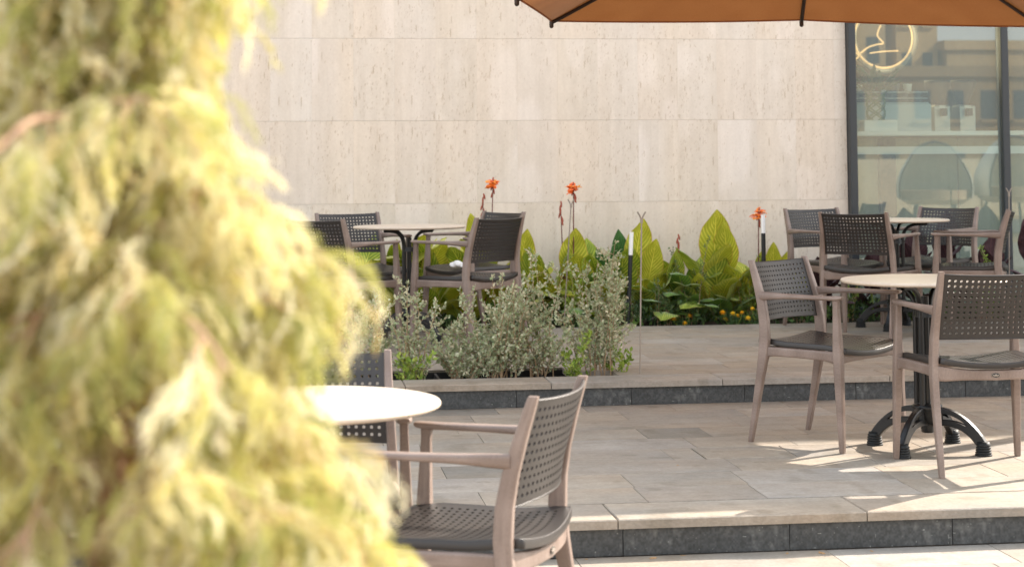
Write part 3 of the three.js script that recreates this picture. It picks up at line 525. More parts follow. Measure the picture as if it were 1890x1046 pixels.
function bush(name, label, category, [x, y, z], o) {
  const t = thing(name, label, category, [x, y, z], 0, o.group), r = rng(o.seed), tubes = [], leaves = [], cols = o.colors.map(lin);
  const tint = () => { const c = cols[Math.floor(r() * cols.length)], k = 0.8 + 0.4 * r(); return c.map((q) => q * k); };
  const dress = (pts, from, dens) => { const c = new THREE.CatmullRomCurve3(pts), len = c.getLength(), n = Math.round(len * dens); for (let k = 0; k < n; k++) { const q = from + (1 - from) * r(), p = c.getPointAt(q), tn = c.getTangentAt(q), d = V(r() - 0.5, r() - 0.35, r() - 0.5).normalize().multiplyScalar(1.1).add(tn.multiplyScalar(0.6)); p.add(V((r() - 0.5) * 0.008, (r() - 0.5) * 0.008, (r() - 0.5) * 0.008)); leaves.push({ p, d, L: o.leaf * (0.7 + 0.6 * r()), W: o.leaf * o.slim * (0.8 + 0.4 * r()), c: tint(), roll: r() * TAU }); } };
  for (let k = 0; k < o.stems; k++) {
    const a = r() * TAU, sp = o.spread * Math.sqrt(r()), H = o.h * (0.45 + 0.62 * r()), bx = (r() - 0.5) * o.foot, bz = (r() - 0.5) * o.foot * 0.5, pts = [];
    const lx = Math.cos(a) * sp, lz = Math.sin(a) * sp * 0.7;
    for (let i = 0; i <= 5; i++) { const q = i / 5; pts.push(V(bx + lx * Math.pow(q, 1.3) + (r() - 0.5) * 0.03 * q, H * q * (1 - 0.08 * q * sp / o.spread), bz + lz * Math.pow(q, 1.3) + (r() - 0.5) * 0.03 * q)); }
    tubes.push(tube(pts, (q) => o.thick * (1 - 0.75 * q), 5, 10)); dress(pts, 0.18, o.density * 0.6);
    const c = new THREE.CatmullRomCurve3(pts);
    for (let i = 0; i < o.twigs; i++) { const q = 0.12 + 0.83 * r(), p = c.getPointAt(q), b = r() * TAU, l = o.twig * (0.5 + r()) * (1.1 - 0.6 * q), e = p.clone().add(V(Math.cos(b) * l * 0.75, l * (0.35 + 0.5 * r()), Math.sin(b) * l * 0.6)), mid = p.clone().lerp(e, 0.5).add(V(0, -0.01, 0)); tubes.push(tube([p, mid, e], (w) => o.thick * 0.4 * (1 - 0.6 * w), 4, 5)); dress([p, mid, e], 0.1, o.density); }
  }
  part('stems', join(tubes), o.bark ?? M.twig, t).userData.kind = 'stuff';
  part('foliage', smallLeaves(leaves), leafyMat, t).userData.kind = 'stuff';
  return t;
}
// ───────────────────────── trough with silvery shrubs at the terrace edge
{
  const t = thing('planter_trough', 'long black plastic trough sunk into the edge of the upper terrace', 'planter', [0, 0, 0]);
  const y0 = 0.03, y1 = L2 - 0.012, xa = -1.6, xb = 1.925, za = -9.435, zb = -9.845;
  part('trough_wall', box(xa, xb, y0, y1, za - 0.008, za), M.blackPlastic, t); part('trough_wall', box(xa, xb, y0, y1, zb, zb + 0.008), M.blackPlastic, t);
  part('trough_wall', box(xa, xa + 0.008, y0, y1, zb + 0.008, za - 0.008), M.blackPlastic, t); part('trough_wall', box(xb - 0.008, xb, y0, y1, zb + 0.008, za - 0.008), M.blackPlastic, t);
  part('trough_floor', box(xa + 0.008, xb - 0.008, y0, y0 + 0.01, zb + 0.008, za - 0.008), M.blackPlastic, t);
  for (const x of [-1.0, -0.4, 0.2, 0.8, 1.36]) part('divider', box(x, x + 0.012, y0 + 0.012, y1 - 0.004, zb + 0.009, za - 0.009), M.blackPlastic, t);
  const g = new THREE.PlaneGeometry(xb - xa - 0.02, 0.385, 120, 14).rotateX(-Math.PI / 2), p = g.attributes.position, u = g.attributes.uv; for (let i = 0; i < p.count; i++) { p.setY(i, 0.03 * noise(75, p.getX(i) / 4 + 0.5, p.getZ(i) + 0.5, 50, 7)); u.setXY(i, p.getX(i), p.getZ(i)); }
  g.computeVertexNormals(); part('soil', g, M.soil, t, [(xa + xb) / 2, 0.165, (za + zb) / 2]);
  const silver = { stems: 8, spread: 0.2, foot: 0.16, thick: 0.0042, twigs: 10, twig: 0.13, density: 185, leaf: 0.021, slim: 0.62, group: 'silvery shrubs in the sunken trough', colors: [0xb4bd96, 0xc0c4a2, 0xc8c6a8, 0xa4b086, 0xccc4a4, 0x9aa87c] };
  const at = (x, h, seed, label, more = {}) => bush('silver_shrub', label, 'shrub', [x, 0.175, -9.64 + ((seed * 7) % 5 - 2) * 0.02], { ...silver, h, seed, ...more });
  at(0.42, 0.66, 1, 'loose silvery shrub just right of the feathery tree', { stems: 8, spread: 0.18 });
  at(0.68, 0.70, 2, 'tall thin silvery shrub in front of the table post', { stems: 7, spread: 0.15 });
  at(0.95, 0.50, 3, 'low silvery shrub left of the densest shrub', { stems: 11, spread: 0.25 });
  at(1.15, 0.60, 4, 'densest silvery shrub in the trough, mid way along', { stems: 19, spread: 0.27, twigs: 11 });
  at(1.38, 0.74, 5, 'tall silvery shrub second from the right end of the trough', { stems: 12, spread: 0.2 });
  at(1.68, 0.78, 6, 'tallest silvery shrub at the right end of the trough', { stems: 15, spread: 0.18, twigs: 11 });
  at(0.1, 0.6, 7, 'silvery shrub glimpsed behind the feathery tree', { stems: 8 });
  at(-0.3, 0.6, 8, 'silvery shrub hidden deep behind the feathery tree', { stems: 8 });
  const fresh = { stems: 6, spread: 0.1, foot: 0.08, thick: 0.003, twigs: 4, twig: 0.07, density: 85, leaf: 0.032, slim: 0.5, group: 'fresh green seedlings in the trough', colors: [0x6d8a2a, 0x8ea23a, 0x7c9434, 0xa2ae4c], bark: M.stemGreen };
  bush('green_seedling', 'bright green leafy seedling at the right end of the trough', 'plant', [1.54, 0.175, -9.55], { ...fresh, h: 0.3, seed: 21 });
  bush('green_seedling', 'bright green leafy seedling beside the white table', 'plant', [0.64, 0.175, -9.52], { ...fresh, h: 0.24, seed: 22 });
  bush('green_seedling', 'small green seedling under the tallest silvery shrub', 'plant', [1.80, 0.175, -9.6], { ...fresh, h: 0.22, seed: 23, stems: 4 });
}
// herbs and fillers in the bed
{
  const herb = { stems: 6, spread: 0.09, foot: 0.1, thick: 0.003, twigs: 5, twig: 0.06, density: 240, leaf: 0.017, slim: 0.5, group: 'small leaved herbs in the bed', colors: [0x4f6a34, 0x6b8446, 0x3f5a2c, 0x7d9454] };
  bush('garden_herb', 'tall small leaved herb between the low canna and the tallest canna', 'plant', [2.83, 0.22, -12.48], { ...herb, h: 0.66, seed: 31, spread: 0.14 });
  bush('garden_herb', 'bushy herb at the left foot of the tallest canna', 'plant', [2.64, 0.22, -12.42], { ...herb, h: 0.42, seed: 32, stems: 9 });
  bush('garden_herb', 'feathery herb right of the tallest canna', 'plant', [3.28, 0.22, -12.5], { ...herb, h: 0.5, seed: 33, stems: 9, colors: [0x7d9a34, 0x90a83e, 0x66862e] });
  bush('garden_herb', 'dark herb behind the tallest silvery shrub', 'plant', [2.36, 0.22, -12.42], { ...herb, h: 0.36, seed: 34, stems: 9 });
  bush('garden_herb', 'herb rising behind the orange flower stalk', 'plant', [1.98, 0.22, -12.42], { ...herb, h: 0.6, seed: 35, colors: [0x86a030, 0x9ab23c] });
  bush('garden_herb', 'green herb below the table at the window', 'plant', [4.0, 0.22, -12.45], { ...herb, h: 0.5, seed: 36, stems: 8, colors: [0x7d9a34, 0x90a83e, 0x66862e] });
  bush('garden_herb', 'green herb behind the chair at the right edge', 'plant', [5.0, 0.22, -12.42], { ...herb, h: 0.56, seed: 37, stems: 8, colors: [0x7d9a34, 0x90a83e, 0x66862e] });
  bush('garden_herb', 'low herb in front of the stone wall corner', 'plant', [3.62, 0.22, -12.45], { ...herb, h: 0.4, seed: 38, stems: 8 });
  // low ground cover all along the bed
  const r = rng(500), list = [], cols = [0x2f4a22, 0x3d5a2a, 0x4b6a30, 0x55702e].map(lin);
  for (let k = 0; k < 9000; k++) { const x = -1.2 + 7.4 * r(), z = -12.33 - 0.6 * r(), h = 0.02 + 0.14 * r() * (0.4 + noise(91, (x + 2) / 10, 0.5, 40, 1)); const c = cols[Math.floor(r() * 4)]; list.push({ p: V(x, L2 - 0.05 + h, z), d: V(r() - 0.5, r() * 0.9, r() - 0.2), L: 0.03 + 0.03 * r(), W: 0.012 + 0.012 * r(), c, roll: r() * TAU }); }
  const g = new THREE.Mesh(smallLeaves(list), leafyMat); g.name = 'ground_cover'; g.castShadow = g.receiveShadow = true; g.userData = { label: 'low dark green ground cover along the bed by the wall', category: 'ground cover', kind: 'stuff' }; scene.add(g);
}
function marigold(x, z, heads, label, seed) {
  const t = thing('marigold_plant', label, 'plant', [x, L2 - 0.03, z], 0, 'marigolds along the front of the bed'), r = rng(seed), leaves = [], stems = [];
  const pm = [0xffd22a, 0xfcc424, 0xffdc44].map((c) => std({ name: 'marigold petal', color: c, roughness: 0.85, side: THREE.DoubleSide }));
  for (let [dx, h, s] of heads) {
    const dz = (r() - 0.5) * 0.06; s *= 1.35; stems.push(tube([V(dx * 0.3, 0, dz * 0.3), V(dx * 0.8, h * 0.6, dz), V(dx, h, dz)], 0.0022, 5, 8));
    const pos = [], idx = []; // pompon of overlapping petals
    for (let ring = 0; ring < 5; ring++) for (let k = 0; k < 13 - ring * 2; k++) { const a = (k + ring * 0.5) / (13 - ring * 2) * TAU, e = -0.15 + ring * 0.38, c = Math.cos(a), n = Math.sin(a), q = pos.length / 3, R = s * (1.05 - 0.1 * r()), up = V(c * Math.cos(e), Math.sin(e), n * Math.cos(e)).multiplyScalar(R), sd = V(-n, 0, c).multiplyScalar(s * 0.3); pos.push(up.x * 0.2, up.y * 0.2, up.z * 0.2, up.x * 0.9 + sd.x, up.y * 0.75, up.z * 0.9 + sd.z, up.x * 1.05, up.y * 0.95, up.z * 1.05, up.x * 0.9 - sd.x, up.y * 0.75, up.z * 0.9 - sd.z); idx.push(q, q + 1, q + 2, q, q + 2, q + 3); }
    part('flower_head', mesh(pos, null, null, idx), pm[Math.floor(r() * 3)], t, [dx, h, dz]);
    for (let k = 0; k < 46; k++) { const q = r(); leaves.push({ p: V(dx * q + (r() - 0.5) * 0.07, h * 0.85 * r(), dz + (r() - 0.5) * 0.06), d: V(r() - 0.5, r() * 0.6, r() - 0.5), L: 0.02 + 0.015 * r(), W: 0.007, c: lin([0x34542a, 0x44662e, 0x547a36][Math.floor(r() * 3)]), roll: r() * TAU }); }
  }
  part('stalks', join(stems), M.stemGreen, t).userData.kind = 'stuff'; part('foliage', smallLeaves(leaves), leafyMat, t).userData.kind = 'stuff';
}
marigold(3.12, -12.36, [[-0.08, 0.1, 0.018], [-0.05, 0.055, 0.019], [0.0, 0.09, 0.017], [0.03, 0.075, 0.016], [0.06, 0.1, 0.013]], 'marigold with a close cluster of yellow heads left of the black post', 61);
marigold(3.3, -12.36, [[-0.08, 0.06, 0.017], [-0.04, 0.125, 0.013], [0.02, 0.105, 0.016], [0.07, 0.11, 0.017], [0.02, 0.045, 0.016]], 'marigold with scattered yellow heads at the foot of the black post', 62);
marigold(2.75, -12.36, [[-0.06, 0.065, 0.018], [0.06, 0.08, 0.014], [0.02, 0.03, 0.016]], 'marigold below the low canna with three yellow heads', 63);
marigold(1.98, -12.36, [[-0.04, 0.06, 0.017], [0.05, 0.065, 0.018], [0.1, 0.06, 0.013]], 'marigold showing three yellow heads between the silvery shrubs', 64);
marigold(1.3, -12.36, [[0, 0.06, 0.017], [0.06, 0.05, 0.015]], 'marigold half hidden behind the dense silvery shrub', 65);

// ───────────────────────── garden lights and stakes
function bollard(x, z, h, cap, lean, label) {
  const t = thing('garden_light', label, 'garden light', [x, L2 - 0.04, z], 0, 'black garden lights with white tops'); t.rotation.z = lean;
  part('post', new THREE.CylinderGeometry(0.0155, 0.0155, h - cap, 18).translate(0, (h - cap) / 2, 0), M.postBlack, t);
  part('lens', new THREE.CylinderGeometry(0.0145, 0.0145, cap, 18).translate(0, h - cap / 2, 0), M.whiteLens, t);
  part('top_cap', new THREE.CylinderGeometry(0.0155, 0.0155, 0.006, 18).translate(0, h + 0.003, 0), M.whiteLens, t);
  part('base_ring', new THREE.CylinderGeometry(0.03, 0.034, 0.05, 18).translate(0, 0.025, 0), M.steel, t);
}
bollard(3.36, -12.42, 0.79, 0.125, 0, 'black garden light with white top beside the withered flower');
bollard(2.37, -12.4, 0.68, 0.155, -0.05, 'slightly tilted black garden light with white top behind the silvery shrubs');
bollard(-0.19, -12.42, 0.6, 0.15, 0.02, 'black garden light with white top at the edge of the feathery tree');
function stake(x, y, z, h, lx, label) {
  const t = thing('metal_stake', label, 'stake', [x, y, z], 0, 'thin metal stakes with forked tops');
  part('rod', tube([V(0, 0, 0), V(lx * 0.5, h * 0.5, 0), V(lx, h - 0.045, 0)], 0.0042, 6, 10), M.steel, t);
  part('fork', join([tube([V(lx, h - 0.05, 0), V(lx - 0.008, h - 0.025, 0), V(lx - 0.022, h, 0)], 0.0045, 6, 6), tube([V(lx, h - 0.05, 0), V(lx + 0.008, h - 0.025, 0), V(lx + 0.022, h, 0)], 0.0045, 6, 6), new THREE.CylinderGeometry(0.008, 0.008, 0.02, 10).translate(lx, h - 0.05, 0)]), M.steel, t);
}
stake(1.872, 0.15, -9.47, 0.965, 0.02, 'thin forked metal stake at the right end of the trough');
stake(1.90, L2 - 0.05, -12.3, 0.93, 0.06, 'thin forked metal stake below the full orange flower');
stake(5.17, L2 - 0.05, -12.42, 0.98, 0.02, 'thin forked metal stake before the window mullion');
// small litter
{
  const r = rng(700), leafBrown = std({ name: 'dry leaf', color: 0xa8835a, roughness: 0.9, side: THREE.DoubleSide });
  for (const [x, y, z, a, label] of [[1.86, 0.004, -6.2, 0.4, 'dry leaf lying at the foot of the lowest step'], [1.25, 0.004, -6.19, 2, 'dry leaf at the lowest step near the foreground chair'], [0.95, L1 + 0.004, -7.3, 1, 'small dry leaf on the middle terrace floor']]) {
    const g = blade(0.035, 0.02, 0.5, 0.4, 90 + a * 3).rotateX(Math.PI / 2 - 0.12).rotateY(a); const m = new THREE.Mesh(g, leafBrown); m.name = numbered('dry_leaf'); m.position.set(x, y, z); m.castShadow = m.receiveShadow = true; m.userData = { label, category: 'leaf', group: 'dry leaves on the paving' }; scene.add(m);
  }
  for (let k = 0; k < 6; k++) { // scraps swept against the lowest riser and a few on the terrace
    const low = k < 4, x = low ? 1.02 + 0.32 * k + 0.1 * r() : [1.6, 1.2][k - 4], z = low ? -6.225 + 0.05 * r() : [-7.3, -8.8][k - 4], m = new THREE.Mesh(blade(0.016 + 0.012 * r(), 0.012, 0.3, 0.5, 120 + k).rotateX(Math.PI / 2).scale(1, 0.3, 1).rotateY(r() * TAU), leafBrown);
    m.name = numbered('leaf_scrap'); m.position.set(x, (low ? 0 : L1) + 0.002, z); m.castShadow = m.receiveShadow = true; m.userData = { label: ['tiny dry scrap at the lowest step, leftmost of the four', 'tiny dry scrap at the lowest step, second from left of the four', 'tiny dry scrap at the lowest step, third from left of the four', 'tiny dry scrap at the lowest step, rightmost of the four', 'tiny dry scrap near the access hatch of the middle terrace', 'tiny dry scrap at the back of the middle terrace'][k], category: 'leaf scrap', group: low ? 'leaf scraps at the lowest step' : 'leaf scraps on the middle terrace' }; scene.add(m);
  }
  const g = new THREE.IcosahedronGeometry(0.03, 3), p = g.attributes.position; for (let i = 0; i < p.count; i++) { const k = 0.75 + 0.7 * noise(95, p.getX(i) * 8 + 0.5, p.getY(i) * 8 + p.getZ(i) * 5 + 0.5, 9, 9); p.setXYZ(i, p.getX(i) * k * 1.5, Math.max(-0.012, p.getY(i) * k * 0.8), p.getZ(i) * k); }
  g.computeVertexNormals(); const m = new THREE.Mesh(g, std({ name: 'tissue', color: 0xf1efea, roughness: 0.9, flatShading: true })); m.name = 'paper_tissue'; m.position.set(1.13, L2 + 0.455, -11.93); m.castShadow = m.receiveShadow = true; m.userData = { label: 'crumpled white paper tissue left on a chair seat', category: 'tissue' }; scene.add(m);
}

// ───────────────────────── inside the cafe
{
  const white = std({ name: 'white counter', color: 0xe9ece8, roughness: 0.4 }), pan = std({ name: 'counter front', map: scaled(renderMap.clone(), 1), color: 0xaab8ae, roughness: 0.7 }), chrome = std({ name: 'brushed steel', color: 0xb9bcbc, roughness: 0.3, metalness: 0.8 }), dark = std({ name: 'dark plastic', color: 0x34383a, roughness: 0.5 }), cup = std({ name: 'grey stoneware', color: 0x6c7376, roughness: 0.5 });
  const c = thing('bar_counter', 'pale bar counter with a thin white top inside the window', 'counter', [0, 0, 0]);
  part('counter_top', slab(4.8, 0.035, 0.75, 0.004, 0, 0), white, c, [6.55, 1.585, -13.95]);
  for (const [xa, xb] of [[4.1, 4.645], [4.785, 5.3], [5.31, 6.0], [6.01, 6.7], [6.71, 7.4]]) part('front_panel', boxM(xa, xb, 0.26, 1.57, -13.72, -13.7), pan, c);
  part('stone_pier', boxM(4.65, 4.78, 0.26, 1.57, -13.74, -13.66), std({ name: 'brown stone', map: scaled(soilMap.clone(), 0.4), color: 0xfff0d8, roughness: 0.8 }), c);
  part('shelf_strip', boxM(4.06, 8.9, 1.44, 1.5, -13.68, -13.655), white, c);
  const mc = thing('coffee_machine', 'grey coffee machine with stacked cups behind the bamboo', 'coffee machine', [4.79, 1.62, -14.1]);
  part('body', slab(0.78, 0.24, 0.34, 0.02, 0, 0), std({ name: 'pearl enamel', color: 0xc9cfce, roughness: 0.35 }), mc);
  part('cup_rail', join([0, 1].map((k) => box(-0.37, 0.37, 0.27 + k * 0.05, 0.276 + k * 0.05, 0.15, 0.156))), chrome, mc);
  for (let k = 0; k < 7; k++) for (let j = 0; j < 2; j++) part('saucer_stack', new THREE.LatheGeometry([[0, 0], [0.03, 0], [0.05, 0.012], [0.03, 0.014], [0.03, 0.03], [0.05, 0.042], [0.03, 0.044], [0.03, 0.06], [0.05, 0.072], [0.03, 0.075], [0.028, 0.09]].map(([a, b]) => new THREE.Vector2(a, b)), 14), cup, mc, [-0.32 + k * 0.105, 0.245, -0.06 + j * 0.12]);
  for (let k = 0; k < 6; k++) part('cup', new THREE.LatheGeometry([[0, 0], [0.03, 0.0], [0.038, 0.06], [0.034, 0.06], [0.027, 0.006], [0, 0.006]].map(([a, b]) => new THREE.Vector2(a, b)), 14), k % 2 ? white : cup, mc, [-0.27 + k * 0.105, 0.335, 0.0]);
  const grinder = (x, label) => { const g = thing('coffee_grinder', label, 'grinder', [x, 1.62, -14.1], 0, 'coffee grinders on the bar'); part('hopper', new THREE.LatheGeometry([[0.045, 0.22], [0.055, 0.25], [0.1, 0.36], [0.108, 0.41], [0.104, 0.425], [0, 0.425]].map(([a, b]) => new THREE.Vector2(a, b)), 24), dark, g); part('body', slab(0.13, 0.22, 0.2, 0.012, 0, 0), chrome, g); part('spout', box(-0.02, 0.02, 0.13, 0.19, 0.1, 0.16), dark, g); part('badge', box(-0.025, 0.025, 0.2, 0.215, 0.101, 0.104), white, g); };
  grinder(5.30, 'coffee grinder with dark hopper, nearer the coffee machine'); grinder(5.515, 'coffee grinder with dark hopper beside the window mullion');
  const pl = thing('bamboo_planter', 'braided bamboo in a white box on the bar, behind the glass', 'plant', [4.675, 1.62, -13.75]);
  part('pot', slab(0.27, 0.09, 0.12, 0.006, 0, 0), white, pl);
  const bam = std({ name: 'bamboo cane', color: 0x4a6a2c, roughness: 0.6 }), bl = phys({ name: 'bamboo leaf', color: 0x2f5c26, roughness: 0.85, transmission: 0.3, side: THREE.DoubleSide }), r = rng(808);
  for (let k = 0; k < 8; k++) { const ph = k / 8 * TAU, dir = k % 2 ? 1 : -1, pts = []; for (let i = 0; i <= 10; i++) { const a = ph + dir * i * 0.42; pts.push(V(0.075 * Math.cos(a) - 0.02, 0.085 + i * 0.022, 0.04 * Math.sin(a))); } part('cane', tube(pts, 0.0065, 6, 24), bam, pl); }
  for (let k = 0; k < 34; k++) { const a = r() * TAU, m = part('leaf', blades[[1, 4, 7, 2][k % 4]], bl, pl, [-0.02 + 0.07 * Math.cos(a), 0.29 + r() * 0.1, 0.04 * Math.sin(a)]); const L = 0.15 + 0.1 * r(); m.rotation.order = 'YXZ'; m.rotation.set(0.3 + r() * 0.9, a + 1.5, 0); m.scale.set(L * 0.42, L, L); }
  // round neon sign: a glowing ring with a gull-like mark
  const glow = std({ name: 'warm neon', color: 0x554433, emissive: new THREE.Color(1.0, 0.60, 0.25), emissiveIntensity: 0.34 });
  const ns = thing('neon_sign', 'glowing round neon sign with a bird like mark inside the window', 'sign', [5.02, 2.43, -14.6]);
  part('back_disc', new THREE.TorusGeometry(0.275, 0.03, 10, 60).scale(1, 1, 0.7), dark, ns, [0.02, 0, -0.03]);
  part('ring_tube', new THREE.TorusGeometry(0.255, 0.009, 8, 80), glow, ns);
  part('mark_tube', tube([[-0.2, -0.13, 0], [-0.13, -0.08, 0], [-0.05, -0.055, 0], [0.0, -0.045, 0], [-0.05, 0.02, 0], [-0.02, 0.11, 0]], 0.008, 8, 40), glow, ns);
  part('mark_tube', tube([[-0.12, -0.13, 0], [-0.0, -0.115, 0], [0.13, -0.11, 0]], 0.007, 8, 20), glow, ns);
  part('mark_tube', tube([[-0.3, -0.09, 0], [-0.22, -0.155, 0], [-0.3, -0.21, 0]], 0.007, 8, 20), glow, ns);
  part('hanger', join([box(-0.1, -0.094, 0.24, 0.77, -0.03, -0.024), box(0.1, 0.106, 0.24, 0.77, -0.03, -0.024)]), dark, ns);
  for (const [x, y] of [[4.8, 2.45], [5.24, 2.45], [5.02, 2.2]]) { const l = new THREE.PointLight(new THREE.Color(1.0, 0.76, 0.44), 0.35); l.name = 'neon_light'; l.position.set(x, y, -14.5); l.shadow.radius = 6; l.castShadow = true; scene.add(l); }
  // hooded lounge pods on the pavement behind the camera, seen only as reflections
  const shellM = std({ name: 'moulded white shell', color: 0xd9d4c8, roughness: 0.45, side: THREE.DoubleSide }), cush = std({ name: 'cushion', color: 0xb09a80, roughness: 0.9 });
  const lounge = (x, z, turn, s, label) => {
    const g = thing('hooded_chair', label, 'chair', [x, -0.03, z], turn, 'hooded lounge pods across the pavement'); g.scale.setScalar(s);
    const pos = [], uv = [], idx = [], n = 30, m = 14; for (let j = 0; j <= m; j++) for (let i = 0; i <= n; i++) { const a = lerp(-0.62, 0.62, i / n) * Math.PI + Math.PI, y = j / m, rr = 0.40 * Math.pow(Math.max(0, 1 - Math.pow(y, 2.6)), 0.5) * (0.86 + 0.14 * Math.sin(Math.PI * Math.min(1, y + 0.3))) + 0.02, cutIn = 1; pos.push(Math.sin(a) * rr * cutIn, 0.42 + y * 0.62, Math.cos(a) * rr); uv.push(i / n, y); }
    for (let j = 0; j < m; j++) for (let i = 0; i < n; i++) { const q = j * (n + 1) + i; idx.push(q, q + 1, q + n + 1, q + 1, q + n + 2, q + n + 1); }
    part('shell', mesh(pos, null, uv, idx), shellM, g);
    const arch = []; for (let j = 0; j <= m; j++) arch.push(V(...pos.slice(j * (n + 1) * 3, j * (n + 1) * 3 + 3))); for (let j = m; j >= 0; j--) arch.push(V(...pos.slice((j * (n + 1) + n) * 3, (j * (n + 1) + n) * 3 + 3)));
    part('edge_trim', tube(arch, 0.012, 6, 60), dark, g);
    part('cushion', new THREE.CylinderGeometry(0.37, 0.36, 0.1, 30).translate(0, 0.46, 0), cush, g);
    part('seat_pan', new THREE.CylinderGeometry(0.39, 0.28, 0.06, 30).translate(0, 0.38, 0), shellM, g);
    for (const [sx, sz] of [[1, 1], [1, -1], [-1, 1], [-1, -1]]) part('leg', tube([V(sx * 0.2, 0.36, sz * 0.2), V(sx * 0.26, 0, sz * 0.26)], 0.014, 6, 4), dark, g);
  };
lounge(12.45, 7.4, Math.PI + 0.3, 1.75, 'hooded lounge pod mirrored low in the first window pane'); lounge(14.05, 7.4, Math.PI - 0.2, 1.85, 'hooded lounge pod mirrored beside the window mullion'); lounge(15.8, 7.4, Math.PI, 1.75, 'hooded lounge pod mirrored in the second window pane');
}

// ───────────────────────── the street behind the camera, mirrored in the window
function block(x0, x1, z0, z1, h, tone, rowsN, colsN, label, seed) {
  const b = thing('street_building', label, 'building', [0, 0, 0], 0, 'sunlit buildings across the street'), r = rng(seed), m = std({ name: 'rendered facade', map: scaled(renderMap.clone(), 5), color: tone, roughness: 0.9 }), g = std({ name: 'dark window', color: 0x2c343a, roughness: 0.15 });
  part('walls', boxM(x0, x1, -0.04, h, z0, z1), m, b); part('parapet', boxM(x0 - 0.15, x1 + 0.15, h, h + 0.4, z0 - 0.15, z1), m, b);
  for (let j = 0; j < rowsN; j++) for (let i = 0; i < colsN; i++) { const w = (x1 - x0) / colsN, xc = x0 + (i + 0.5) * w, yb = h * (j + 0.32) / rowsN, hh = h / rowsN * 0.46; const wi = part('window', box(xc - w * 0.24, xc + w * 0.24, yb, yb + hh, z0 - 0.02, z0 + 0.1), g, b); part('sill', box(xc - w * 0.28, xc + w * 0.28, yb - 0.15, yb - 0.02, z0 - 0.12, z0 - 0.001), m, wi); }
  return b;
}
block(21.2, 24.5, 45, 55, 9.5, 0xe6d4b4, 4, 3, 'beige corner block across the street, mirrored beside the neon sign', 1);
block(25.3, 27.1, 46, 56, 13, 0xf0dcb8, 6, 2, 'tall narrow beige tower across the street', 2);
block(27.3, 38, 45.5, 60, 6.1, 0xe8d6b8, 2, 7, 'long low beige building across the street', 3);
block(19, 30.5, 38, 44, 4.6, 0xb8a88e, 2, 9, 'brownish two storey shop row across the street', 4);
block(-30, 12, 40, 55, 7, 0xeadbc2, 2, 14, 'wide cream row of shops behind the camera', 5);
{
  const w = thing('garden_wall', 'low cream boundary wall along the street', 'wall', [0, 0, 0]);
  for (let k = 0; k < 24; k++) part('wall_bay', boxM(-20 + k * 3.5, -16.6 + k * 3.5, -0.04, 1.5, 20, 20.2), std({ name: 'cream render', map: renderMap, roughness: 0.9 }), w);
}

